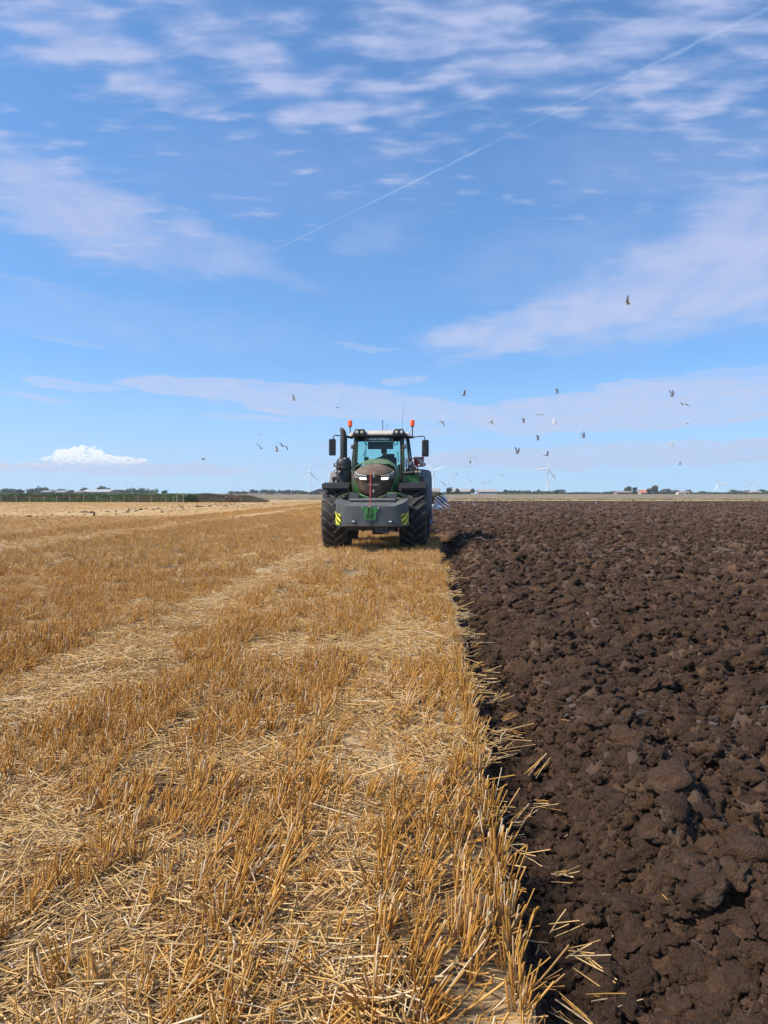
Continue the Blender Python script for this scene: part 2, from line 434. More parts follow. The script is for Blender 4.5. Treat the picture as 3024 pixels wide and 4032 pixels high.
# ------------------------------------------------------------------ stubble ground
def wheel_track(x, y):
    """how flattened the stubble is (0 standing .. 1 flat), the chaffy swaths and wheelings"""
    wob = (fbm(y*.35, y*0+1.7, 31, 3)-.5)
    t = np.zeros(np.shape(x))
    for xc, w, g, y0, y1 in ((-2.95,.50,.95,0,90), (-.40,.17,.70,0,12), (-1.05,.30,.60,0,4.2), (-2.1,.5,.9,0,5.2), (-4.6,.28,.45,0,60), (-7.6,.35,.5,0,60), (-1.35,.20,.4,6,22), (-12.6,1.3,.9,8,200), (-18.5,1.5,.6,0,200), (-26,3.6,.95,0,200)):
        d = np.abs(x - xc - wob*w*.9 - (fbm(x*1.3, y*1.3, 77, 2)-.5)*w*.9)/w
        e = np.clip((y-y0)/1.0, 0, 1)*np.clip((y1-y)/1.5, 0, 1)
        t = np.maximum(t, np.clip(1.35-d, 0, 1)*g*e)
    t = np.maximum(t, np.clip((-15.2 - x + wob)/1.2, 0, 1)*.72)
    n = fbm(x*1.9, y*.9, 41, 3)
    return np.clip(t*1.15 + np.clip((n-.57)*5, 0, .8), 0, 1)
ys = np.concatenate([np.arange(.6, 5, .02), np.geomspace(5, 149, 260)])
us = np.linspace(0, 1, 260)**1.25
YY, UU = np.meshgrid(ys, us, indexing='ij')
ED = furrow_edge(ys)[:, None]
XX = ED - UU*(.62*YY + 2.5 + np.clip((YY-50)*.12, 0, 20))
near = np.clip((20-YY)/12, 0, 1)
ZZ = (fbm(XX*1.1, YY*1.1, 3, 3)-.5)*.05 + near*((fbm(XX*9, YY*9, 6, 3)-.5)*.035 + (fbm(XX*32, YY*32, 9, 2)-.5)*.012)
ZZ -= np.where(ED-XX < .02, .015, 0)
TR = wheel_track(XX, YY)
idx = np.arange(YY.size).reshape(YY.shape)
F = np.stack([idx[:-1,:-1], idx[1:,:-1], idx[1:,1:], idx[:-1,1:]], -1).reshape(-1, 4)
sg = bpy.data.objects.new('stubble_field', np_mesh('stubble_field', np.stack([XX,YY,ZZ],-1).reshape(-1,3), F, [CHAFF], True, {'litter': TR.ravel()}))
COL.objects.link(sg); tag(sg, kind='structure')

# ------------------------------------------------------------------ ploughed soil
def soil_height(x, y, fine=True):
    s = x - furrow_edge(y)
    ws = s + (fbm(x*.9, y*.45, 61, 3)-.5)*.5
    base = np.interp(s, [-.2, 0.0, .05, .13, .38, .62, .95, 1.4], [-.02,-.03,-.13,-.20,-.21,-.08,.03,.0])
    amp = np.clip((s-.25)/.5, .28, 1)
    ridge = (np.sin(ws*2*math.pi/.62)*.5+.5)**1.3
    h = base + amp*(ridge*.065 + (fbm(x*1.0, y*1.0, 21, 3)-.5)*.10)
    f1, f2, c1 = worley(x*3.3 + fbm(x*4,y*4,12,2)*1.1, y*2.7 + fbm(x*4,y*4,13,2)*1.1, 101)
    h = h + amp*np.clip((f2-f1)*1.7, 0, 1)**.55*(.02+.11*c1)
    slick = np.clip((c1-.72)*6, 0, 1)*np.clip((f2-f1)*3-.5, 0, 1)*np.clip(h*8+.2, 0, 1)*(vnoise(x*7, y*7, 88) > .35)
    slick = np.maximum(slick, np.clip((fbm(x*1.6, y*6.5, 505, 3)-.63)*9, 0, 1)*.8)
    f1, f2, c2 = worley(x*9.0 + fbm(x*11,y*11,14,2)*1.0, y*9.0 + fbm(x*11,y*11,15,2)*1.0, 202)
    k = np.clip((s-.02)/.2, .25, 1)
    h = h + k*np.clip((f2-f1)*1.8, 0, 1)**.6*(.010+.052*c2)
    if fine:
        f1, f2, c3 = worley(x*24 + fbm(x*31,y*31,16,2)*.8, y*24 + fbm(x*31,y*31,18,2)*.8, 303)
        h = h + k*np.clip((f2-f1)*1.6, 0, 1)**.6*(.004+.019*c3) + (fbm(x*60, y*60, 19, 2)-.5)*.014*k
    return h, slick
ys = np.concatenate([np.arange(.9, 2.0, .03), np.geomspace(2.0, 151, 860)])
us = np.linspace(0, 1, 430)**1.22
YY, UU = np.meshgrid(ys, us, indexing='ij')
ED = furrow_edge(ys)[:, None]
XX = ED - .12 + UU*(.50*YY + 2.2)
ZZ, SLK = soil_height(XX, YY)
XX = XX + (fbm(XX*14, YY*14, 71, 2)-.5)*.03*np.clip((XX-ED)/.2, 0, 1)
ZZ = ZZ + np.where(XX < ED-.02, -.06, 0)
idx = np.arange(YY.size).reshape(YY.shape)
F = np.stack([idx[:-1,:-1], idx[:-1,1:], idx[1:,1:], idx[1:,:-1]], -1).reshape(-1, 4)
pf = bpy.data.objects.new('ploughed_field', np_mesh('ploughed_field', np.stack([XX,YY,ZZ],-1).reshape(-1,3), F, [SOIL], True, {'slick': SLK.ravel()}))
COL.objects.link(pf); tag(pf, kind='structure')

# ------------------------------------------------------------------ scatter with geometry nodes (only for what nobody could count)
def euler_from(h, l, s):
    """Rz(h) Ry(l) Rz(s) as XYZ euler angles"""
    ch, sh, cl, sl_, cs, ss = np.cos(h), np.sin(h), np.cos(l), np.sin(l), np.cos(s), np.sin(s)
    r00 = ch*cl*cs - sh*ss; r10 = sh*cl*cs + ch*ss; r20 = -sl_*cs
    r21 = sl_*ss; r22 = cl
    return np.stack([np.arctan2(r21, r22), np.arcsin(np.clip(-r20, -1, 1)), np.arctan2(r10, r00)], -1)
def scatter(name, protos, P, rot, scl, label, pick=None, cat=None):
    n = len(P)
    coll = bpy.data.collections.new(name + '_kinds')
    for i, me in enumerate(protos):
        coll.objects.link(bpy.data.objects.new('%s_%02d' % (name, i), me))
    me = bpy.data.meshes.new(name); me.vertices.add(n); me.vertices.foreach_set('co', P.astype(np.float32).ravel())
    a = me.attributes.new('rot', 'FLOAT_VECTOR', 'POINT'); a.data.foreach_set('vector', rot.astype(np.float32).ravel())
    a = me.attributes.new('scl', 'FLOAT_VECTOR', 'POINT'); a.data.foreach_set('vector', scl.astype(np.float32).ravel())
    a = me.attributes.new('pick', 'INT', 'POINT'); a.data.foreach_set('value', (RNG.integers(0, len(protos), n) if pick is None else pick).astype(np.int32))
    o = bpy.data.objects.new(name, me); COL.objects.link(o)
    ng = bpy.data.node_groups.new(name, 'GeometryNodeTree')
    ng.interface.new_socket('Geometry', in_out='INPUT', socket_type='NodeSocketGeometry')
    ng.interface.new_socket('Geometry', in_out='OUTPUT', socket_type='NodeSocketGeometry')
    N, L = ng.nodes, ng.links
    gi, go = N.new('NodeGroupInput'), N.new('NodeGroupOutput')
    ci = N.new('GeometryNodeCollectionInfo'); ci.inputs[0].default_value = coll
    ci.inputs['Separate Children'].default_value = True; ci.inputs['Reset Children'].default_value = True
    ip = N.new('GeometryNodeInstanceOnPoints'); ip.inputs['Pick Instance'].default_value = True
    def attr(t, nm):
        q = N.new('GeometryNodeInputNamedAttribute'); q.data_type = t; q.inputs[0].default_value = nm; return q.outputs[0]
    e2r = N.new('FunctionNodeEulerToRotation')
    L.new(attr('FLOAT_VECTOR', 'rot'), e2r.inputs[0])
    L.new(gi.outputs[0], ip.inputs['Points']); L.new(ci.outputs[0], ip.inputs['Instance'])
    L.new(e2r.outputs[0], ip.inputs['Rotation']); L.new(attr('FLOAT_VECTOR', 'scl'), ip.inputs['Scale']); L.new(attr('INT', 'pick'), ip.inputs['Instance Index'])
    L.new(ip.outputs[0], go.inputs[0])
    md = o.modifiers.new('scatter', 'NODES'); md.node_group = ng
    tag(o, label, cat, kind='stuff')
    return o

# straw stalks: thin three/four sided tubes
def stalks_mesh(name, items, mat, sides=4):
    """items: (base, tip, radius, tone, bend)"""
    V, Fq, tone, up = [], [], [], []
    for b, t, r, tn, bend in items:
        b, t = Vector(b), Vector(t); d = (t-b).normalized()
        a = d.cross(Vector((.3,.5,.81))).normalized(); c = d.cross(a)
        side = Vector((random.uniform(-1,1), random.uniform(-1,1), random.uniform(-.3,.3)))*bend
        rings = ((0,.95),(.5,.95),(1,1.0)) if bend else ((0,.95),(1,1.0))
        for q, rr in rings:
            p = b.lerp(t, q) + side*math.sin(q*math.pi)
            k0 = len(V)
            for k in range(sides):
                th = 2*math.pi*k/sides
                V.append(p + (a*math.cos(th) + c*math.sin(th))*r*rr); tone.append(tn); up.append(q)
            if q > 0:
                for k in range(sides): Fq.append((k0-sides+k, k0-sides+(k+1)%sides, k0+(k+1)%sides, k0+k))
    V = np.array([tuple(v) for v in V]); F_ = np.array(Fq)
    return np_mesh(name, V, F_, [mat], True, {'tone': np.array(tone), 'up': np.array(up)})
def tuft(i, n, wx, wy, r=.0030, sides=4, hgt=.150):
    it = []
    for k in range(n):
        bx, by = random.gauss(0, wx), random.uniform(-wy, wy)
        h = hgt*random.uniform(.72, 1.08) if random.random() < .85 else hgt*random.uniform(.3, .7)
        lx, ly = bx*.9 + random.gauss(0, .022), by*.25 + random.gauss(0, .022)
        if random.random() < .10: lx += random.gauss(0, .09); ly += random.gauss(0, .09)
        q = r*random.uniform(.7, 1.25)
        it.append(((bx, by, -.02), (bx+lx, by+ly, h), q, random.random(), random.uniform(0, .006)))
        if random.random() < .35:                       # torn leaf sheath
            it.append(((bx+.3*lx, by+.3*ly, h*.3), (bx+.3*lx+random.gauss(0,.03), by+.3*ly+random.gauss(0,.03), h*random.uniform(.25,.6)), q*.55, random.random(), .008))
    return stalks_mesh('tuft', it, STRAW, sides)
def mat_of_straw(i, n, size, r=.0024, sides=3):
    it = []
    for k in range(n):
        x, y = random.uniform(-size, size), random.uniform(-size, size)
        L_ = random.choice((.03,.05,.07,.10,.14,.22))*random.uniform(.7,1.3); a = random.gauss(.9, 1.1)
        z0 = random.uniform(.002, .03); dz = random.gauss(0, .10)*L_
        it.append(((x, y, z0), (x+math.cos(a)*L_, y+math.sin(a)*L_, max(.002, z0+dz+.01)), r*random.uniform(.5, 1.25), random.random(), L_*.06))
    return stalks_mesh('loose', it, LOOSE, sides)
T_NEAR = [tuft(i, random.randint(9, 19), .020, .055, .0037) for i in range(26)]
T_FAR = [tuft(i, random.randint(9, 14), .030, .09, .0040, 3, .160) for i in range(12)]
T_VFAR = [tuft(i, 34, .22, .22, .009, 3, .17) for i in range(8)]
M_NEAR = [mat_of_straw(i, 135, .25, .0029) for i in range(9)]
M_FAR = [mat_of_straw(i, 90, .45, .005) for i in range(5)]

def left_limit(y): return -(.60*y + 1.6)
# --- near tufts along the drill rows
def rows_of_tufts(y0, y1, row, step, keep):
    pts = []
    for y in np.arange(y0, y1, step):
        xl = left_limit(y); e = float(furrow_edge(y))
        xs = np.arange(math.floor(xl/row)*row, e+.05, row)
        pts.append(np.stack([xs, np.full(len(xs), y)], -1))
    p = np.concatenate(pts)
    p[:,0] += RNG.normal(0, row*.07, len(p)) + (fbm(p[:,0]*.5, p[:,1]*.5, 91, 2)-.5)*.06
    p[:,1] += RNG.uniform(-step/2, step/2, len(p))
    ed = furrow_edge(p[:,1]); p = p[p[:,0] < ed-.005]
    return p[RNG.random(len(p)) < keep]
def place_tufts(p, lod):
    tr = wheel_track(p[:,0], p[:,1])
    if lod < 2:
        gap = fbm(p[:,0]*3.1, p[:,1]*1.1, 55, 3)
        k = (RNG.random(len(p)) > tr*.55) & (gap > .34)
        p, tr = p[k], tr[k]
    n = len(p)
    ln = fbm(p[:,0]*.8, p[:,1]*.5, 66, 3)
    heading = RNG.normal(0, .55, n) + (fbm(p[:,0]*.6, p[:,1]*.4, 67, 2)-.5)*2.0
    lean = np.clip(.10 + (ln-.40)*1.3, .02, .8) + RNG.normal(0, .09, n)
    flat = (RNG.random(n) < tr**1.4) & ((furrow_edge(p[:,1]) - p[:,0]) > .16)
    lean = np.where(flat, RNG.uniform(.85, 1.50, n), lean)
    heading = np.where(flat, RNG.normal(.2, 1.3, n), heading)
    near_edge = (furrow_edge(p[:,1]) - p[:,0]) < .10
    fall = near_edge & (RNG.random(n) < .025)
    lean = np.where(near_edge & ~fall, np.abs(lean)*.35, lean)
    lean = np.where(fall, RNG.uniform(.7, 1.7, n), lean); heading = np.where(fall, RNG.normal(-.2, .6, n), heading)
    rot = euler_from(heading, lean, -heading + (RNG.normal(0, .35, n) + np.where(RNG.random(n) < .5, math.pi, 0)))
    s = RNG.uniform(.78, 1.14, n)*(1-.25*tr)*(.90 + .25*(fbm(p[:,0]*.7, p[:,1]*.35, 68, 2)-.3))
    z = (fbm(p[:,0]*1.1, p[:,1]*1.1, 3, 3)-.5)*.05 + np.clip((20-p[:,1])/12, 0, 1)*(fbm(p[:,0]*9, p[:,1]*9, 6, 3)-.5)*.035
    return np.column_stack([p, z]), rot, np.stack([s*1.0, s*1.0, s], -1)
A = place_tufts(rows_of_tufts(1.0, 15, .150, .072, .95), 0)
scatter('near_stubble', T_NEAR, *A, 'golden wheat stubble standing in drill rows in the foreground', cat='stubble')
B = place_tufts(rows_of_tufts(15, 52, .135, .20, .95), 1)
scatter('middle_stubble', T_FAR, *B, 'golden wheat stubble standing around and beside the tractor', cat='stubble')
p = rows_of_tufts(52, 148, .5, .5, .85)
p = p[~((np.abs(p[:,0]+27+(fbm(p[:,0]*.2,p[:,1]*.12,9,2)-.5)*4) < 3.4) & (fbm(p[:,0]*.6, p[:,1]*.25, 12, 3) > .47))]
Cc = place_tufts(p, 2); Cc[1][:, :2] *= .12; Cc[2][:] *= (.95 - .75*wheel_track(p[:,0], p[:,1]))[:, None]
scatter('distant_stubble', T_VFAR, *Cc, 'far golden stubble reaching to the fence and the field end', cat='stubble')
# --- loose straw lying everywhere, thickest in the swaths
def litter(y0, y1, dens, size, lod):
    n = int(dens*(y1-y0)*(.35*(y0+y1)+1.6)); 
    y = RNG.uniform(y0, y1, n*2); x = RNG.uniform(left_limit(y1), .4, n*2)
    k = (x > left_limit(y)) & (x < furrow_edge(y)-.19) ; x, y = x[k], y[k]
    tr = wheel_track(x, y); k = RNG.random(len(x)) < .62 + .4*tr; x, y = x[k], y[k]
    z = (fbm(x*1.1, y*1.1, 3, 3)-.5)*.05 + .006; n = len(x)
    rot = np.stack([np.zeros(n), np.zeros(n), RNG.uniform(0, 6.28, n)], -1); s = RNG.uniform(.8, 1.25, n)
    return np.column_stack([x, y, z]), rot, np.stack([s, s, s], -1)
scatter('loose_straw', M_NEAR, *litter(1.2, 14, 14, .25, 0), 'pale broken straw and chaff lying between the stubble rows', cat='straw')
scatter('scattered_straw', M_FAR, *litter(14, 48, 1.5, .45, 1), 'pale straw swath lying beside and behind the tractor', cat='straw')
# --- straw pulled over the furrow edge and dragged onto the soil
def wisp(i, n, spread, L0):
    it = []
    for k in range(n):
        a = random.gauss(0, spread); L_ = L0*random.uniform(.5, 1.2)
        x, y = random.gauss(0, .02), random.gauss(0, .03)
        it.append(((x, y, random.uniform(0,.02)), (x+math.cos(a)*L_, y+math.sin(a)*L_, random.uniform(.0, .07)), .0028*random.uniform(.7,1.2), random.random(), .004))
    return stalks_mesh('wisp', it, LOOSE if i % 2 else STRAW, 4)
W = [wisp(i, random.choice((4, 6, 8)), random.choice((.25, .5, .9)), random.choice((.12,.16,.20))) for i in range(12)] + [wisp(i, 1, 1, .09) for i in range(4)]
pts, pick, hd = [], [], []
def drop(px, py, kind, h, z=None):
    d = ray(px, py); t = -(CAM_H+.10)/d.z if z is None else -(CAM_H-z)/d.z
    pts.append((d.x*t, d.y*t)); pick.append(kind); hd.append(h)
for px, py, h in ((2080,3070,.8),(2110,3150,-.5),(1850,2490,.2),(1905,2640,.4),(1950,2760,.1),
                  (1990,2870,-.3),(2010,3270,.9),(2040,3370,-.1),(2150,3690,-.5),(2250,3790,-.35),
                  (2330,3950,.5),(2200,3960,-.8),(1790,2350,.2),(1770,2300,.1)):
    drop(px, py, random.choice((0, 3, 4, 7, 8, 11)), h)
for k in range(140):
    y = 1.6 + 21*random.random()**1.6; e = float(furrow_edge(y))
    pts.append((e + abs(random.gauss(0, .10)) + .0, y)); pick.append(random.randrange(16) if random.random() < .42 else 12+random.randrange(4)); hd.append(random.gauss(-.1, .8))
for k in range(420):
    y = 1.8 + 38*random.random()**1.8; e = float(furrow_edge(y))
    pts.append((e + .3 + random.random()*(.5*y+1.5), y)); pick.append(12+random.randrange(4)); hd.append(random.uniform(-3, 3))
P = np.array(pts); hz, _ = soil_height(P[:,0], P[:,1]); n = len(P)
rot = euler_from(np.array(hd), RNG.normal(0, .25, n), np.zeros(n)); s = RNG.uniform(.55, .95, n); NF = 14
s[:NF] = RNG.uniform(.75, 1.05, NF); hz[:NF] += .035
scatter('dragged_straw', W, np.column_stack([P, hz+.012]), rot, np.stack([s,s,s],-1), 'loose straw wisps fallen over the furrow edge onto dark soil', np.array(pick), cat='straw')

# --- clods
def clod_mesh(i):
    bm = bmesh.new(); bmesh.ops.create_icosphere(bm, subdivisions=4 if i < 8 else 3, radius=1)
    o = Vector((i*13.7, i*5.1, i*2.9)); from mathutils import noise as mn
    sx, sy, sz = random.uniform(.8, 1.25), random.uniform(.75, 1.1), random.uniform(.5, .8)
    for v in bm.verts:
        p = v.co.copy()
        c = mn.voronoi(p*1.15+o)[0]; d2 = mn.voronoi(p*3.2+o)[0]
        r = .72 + .38*min(1, (c[1]-c[0])*1.6) + .14*min(1, (d2[1]-d2[0])*1.5) + .16*mn.fractal(p*1.6+o, .8, 2, 4) + .05*mn.noise(p*9+o)
        v.co = Vector((p.x*sx, p.y*sy, p.z*sz))*r
    me = bpy.data.meshes.new('clod'); bm.to_mesh(me); bm.free(); me.materials.append(CLOD if i < 100 else SLICK)
    me.polygons.foreach_set('use_smooth', [True]*len(me.polygons)); return me
CL = [clod_mesh(i) for i in range(12)]
def clods(n, y0, y1, pw, smin, smax, spw):
    y = y0 + (y1-y0)*RNG.random(n)**pw; e = furrow_edge(y)
    x = e + .03 + (RNG.random(n)**1.05)*(.50*y + 1.6)
    s = smin + (smax-smin)*RNG.random(n)**spw
    lim = np.clip((x-e)*.22, .012, 1); s = np.minimum(s, lim)
    keep = fbm(x*1.6, y*1.2, 333, 3) + RNG.random(n)*.5 > .55
    return x[keep], y[keep], s[keep]
xs, ys_, ss = [np.concatenate(a) for a in zip(clods(420, 2.2, 14, 1.2, .05, .115, 1.6), clods(9000, 1.3, 10, 1.2, .014, .085, 2.6), clods(42000, 1.3, 10, 1.2, .005, .026, 1.6), clods(24000, 8, 34, 1.3, .014, .10, 2.6), clods(16000, 26, 148, 1.4, .05, .17, 2.0))]
hz, _ = soil_height(xs, ys_); n = len(xs)
rot = np.stack([RNG.normal(0, .35, n), RNG.normal(0, .35, n), RNG.uniform(0, 6.28, n)], -1)
scl = np.stack([ss, ss, ss], -1)*RNG.uniform(.85, 1.2, (n, 3))
scatter('soil_clods', CL, np.column_stack([xs, ys_, hz + ss*.15]), rot, scl, 'crumbly dark brown clods turned up by the plough', cat='soil clods')

# pale smeared slices left shining by the mouldboards
SLM = [clod_mesh(100+i) for i in range(5)]
n = 3600
y = 5.0 + 80*RNG.random(n)**1.3; x = furrow_edge(y) + .5 + RNG.random(n)*(.50*y + 1.4)
k = fbm(x*.7, y*.35, 818, 3) > .50; x, y = x[k], y[k]; n = len(x)
hz, _ = soil_height(x, y); sx = (.020 + .045*RNG.random(n)**2)*np.clip(.6+y/22, .7, 1.8)
scatter('smeared_slices', SLM, np.column_stack([x, y, hz + .002]), np.stack([RNG.normal(.25,.35,n), RNG.normal(0,.3,n), RNG.normal(0,.45,n)], -1), np.stack([sx*RNG.uniform(1.6,3.2,n), sx*.8, sx*.5], -1), 'pale smeared slices of soil shining among the clods', cat='soil slices')
# muck and soil lumps on the far swath
n = 230
y = RNG.uniform(34, 120, n); x = -27 + RNG.normal(0, 2.6, n); s_ = .04 + .13*RNG.random(n)**3
scatter('soil_lumps', CL, np.column_stack([x, y, s_*.2]), np.stack([RNG.normal(0,.3,n)]*2 + [RNG.uniform(0,6,n)], -1), np.stack([s_*1.3, s_, s_*.7], -1), 'dark soil lumps lying along the pale straw swath on the far left', cat='soil lumps')

# a pale bleached clump and a few dark rooty holes close to the camera
it = []
for k in range(26):
    bx, by = random.gauss(0, .035), random.gauss(0, .03)
    it.append(((bx, by, -.02), (bx+random.gauss(.012,.02), by+random.gauss(0,.02), random.uniform(.13,.21)), .0031*random.uniform(.8,1.2), .82+.09*random.random(), .004))
for k, (px, py) in enumerate(((1835,3720),(1870,3690))):
    d = ray(px, py); t = -CAM_H/d.z
    o = bpy.data.objects.new('bleached_clump', stalks_mesh('bleached_clump', it, STRAW, 5)); COL.objects.link(o); o.location = (d.x*t, d.y*t, 0); o.rotation_euler = (0, 0, k*2.0)
    tag(o, ('pale bleached clump of cut stalks nearest the furrow edge at the bottom', 'second bleached clump of stalks just behind the nearest pale one')[k], 'stubble clump', 'bleached stubble clumps')

# ------------------------------------------------------------------ machine materials
def plain(name, col, rough=.5, metal=0.0, dust=None, dscale=6.0, damt=.5, spec=.5, up=False):
    m, nt, b = new_mat(name); co = obj_coord(nt)
    c = col
    if dust:
        n = noise(nt, co, dscale, 5, .62)
        f = n.smooth(.38, .72)*damt
        if up:                                          # dust settles on upward faces
            g = nt.nodes.new('ShaderNodeNewGeometry'); z = sep(nt, g.outputs['Normal'])[2]
            f = (f + z.smooth(.2, .9)*damt*.8).clamp()
        c = mixc(nt, f, col, dust)
        setin(nt, b.inputs['Roughness'], f*(.9-rough) + rough)
        bump(nt, b, noise(nt, co, dscale*9, 3, .6), .15, .002)
    else: b.inputs['Roughness'].default_value = rough
    setin(nt, b.inputs['Base Color'], c)
    b.inputs['Metallic'].default_value = metal; b.inputs['Specular IOR Level'].default_value = spec
    return m
DUST = (.24,.20,.14)
GREEN = plain('green_paint', (.035,.140,.030), .35, dust=(.22,.24,.15), dscale=5, damt=.40, up=True)
GREYP = plain('grey_paint', (.080,.088,.086), .42, dust=(.20,.19,.17), dscale=4, damt=.32, up=True)
BLACKP = plain('black_plastic', (.014,.014,.015), .45, dust=(.10,.085,.07), dscale=9, damt=.28)
DARKM = plain('dark_metal', (.02,.02,.021), .5, dust=(.10,.08,.06), dscale=7, damt=.4)
RUBBER = plain('tyre_rubber', (.017,.016,.015), .8, dust=(.085,.068,.052), dscale=6, damt=.45)
LUG = plain('tyre_lugs', (.060,.054,.048), .75, dust=(.16,.14,.115), dscale=8, damt=.6)
GRILLE_M = plain('dusty_grille', (.060,.036,.023), .8, dust=(.20,.135,.088), dscale=4, damt=.85)
BROW_M = plain('dusty_bonnet_brow', (.125,.085,.056), .75, dust=(.25,.185,.125), dscale=4, damt=.7)
CREAM = plain('cream_roof', (.58,.52,.43), .5, dust=(.36,.29,.21), dscale=3, damt=.35)
FENDER = plain('grey_fender', (.175,.155,.15), .85, dust=(.20,.17,.14), dscale=4, damt=.4)
SILVER = plain('polished_steel', (.74,.74,.78), .32, metal=.25, dust=(.35,.30,.27), dscale=7, damt=.25)
RIMM = plain('rim', (.32,.05,.03), .5, dust=DUST, damt=.6)
WHITE = plain('white_print', (.75,.76,.76), .5)
BLACKPR = plain('black_print', (.012,.02,.012), .5)
BLUEP = plain('blue_paint', (.02,.10,.26), .4, dust=DUST, damt=.35)
RED = plain('red_reflective', (.50,.012,.02), .4)
REDP = plain('red_rod_paint', (.55,.045,.03), .5)
YEL = plain('yellow_reflective', (.72,.70,.04), .45)
SIGNG = plain('sign_green', (.045,.21,.05), .5, dust=DUST, damt=.15)
def lens_mat(name, col, emit=0.0, rough=.15):
    m, nt, b = new_mat(name); b.inputs['Base Color'].default_value = (*col, 1); b.inputs['Roughness'].default_value = rough
    if emit: b.inputs['Emission Color'].default_value = (*col, 1); b.inputs['Emission Strength'].default_value = emit
    return m
LENS = lens_mat('lamp_lens', (.55,.55,.50)); LENSY = lens_mat('yellowish_lamp_lens', (.55,.50,.30)); LENSO = lens_mat('amber_lens', (.62,.34,.18))
LED = lens_mat('led_strip', (1,1,1), 1.8); BEACON = lens_mat('beacon_orange', (.85,.10,.015), .25, .25)
def glass_mat(name, col, fac=.10):
    m, nt, b = new_mat(name)
    tr = nt.nodes.new('ShaderNodeBsdfTransparent'); tr.inputs[0].default_value = (*col, 1)
    gl = nt.nodes.new('ShaderNodeBsdfGlossy'); gl.inputs['Roughness'].default_value = .04
    fr = nt.nodes.new('ShaderNodeFresnel'); fr.inputs[0].default_value = 1.45
    df = nt.nodes.new('ShaderNodeBsdfDiffuse'); df.inputs[0].default_value = (.20,.22,.20,1)
    m1 = nt.nodes.new('ShaderNodeMixShader'); nt.links.new(fr.outputs[0], m1.inputs[0]); nt.links.new(tr.outputs[0], m1.inputs[1]); nt.links.new(gl.outputs[0], m1.inputs[2])
    m2 = nt.nodes.new('ShaderNodeMixShader'); m2.inputs[0].default_value = fac; nt.links.new(m1.outputs[0], m2.inputs[1]); nt.links.new(df.outputs[0], m2.inputs[2])
    nt.links.new(m2.outputs[0], nt.nodes['Material Output'].inputs[0]); return m
GLASS_F = glass_mat('green_tinted_glass', (.66,.96,.86), .05); GLASS_S = glass_mat('side_glass', (.80,.90,.92), .10)
def text_obj(txt, size, mat, parent, loc, rotz=0.0, depth=.004, width=None, bold=0.0, tilt=0.0, name='lettering'):
    cu = bpy.data.curves.new('txt', 'FONT'); cu.body = txt; cu.size = size; cu.extrude = depth; cu.align_x = 'CENTER'; cu.align_y = 'CENTER'; cu.offset = bold; cu.resolution_u = 2
    tmp = bpy.data.objects.new('tmp', cu); COL.objects.link(tmp)
    dg = bpy.context.evaluated_depsgraph_get(); dg.update()
    me = bpy.data.meshes.new_from_object(tmp.evaluated_get(dg)); bpy.data.objects.remove(tmp); bpy.data.curves.remove(cu)
    me.materials.clear(); me.materials.append(mat)
    xs = [v.co.x for v in me.vertices]
    if width:
        k = width/(max(xs)-min(xs))
        for v in me.vertices: v.co.x *= k
    M = Euler((math.pi/2+tilt, 0, rotz)).to_matrix().to_4x4(); me.transform(M)
    o = bpy.data.objects.new(name, me); COL.objects.link(o); o.parent = parent; o.location = loc
    return o

# ------------------------------------------------------------------ tractor (origin on the ground under the front axle, front faces -Y)
TR_LOC = (-1.44, 22.3, 0)
tractor = empty('tractor', TR_LOC)
tag(tractor, 'large green tractor facing the camera with grey front weight box and dusty brown grille', 'tractor')

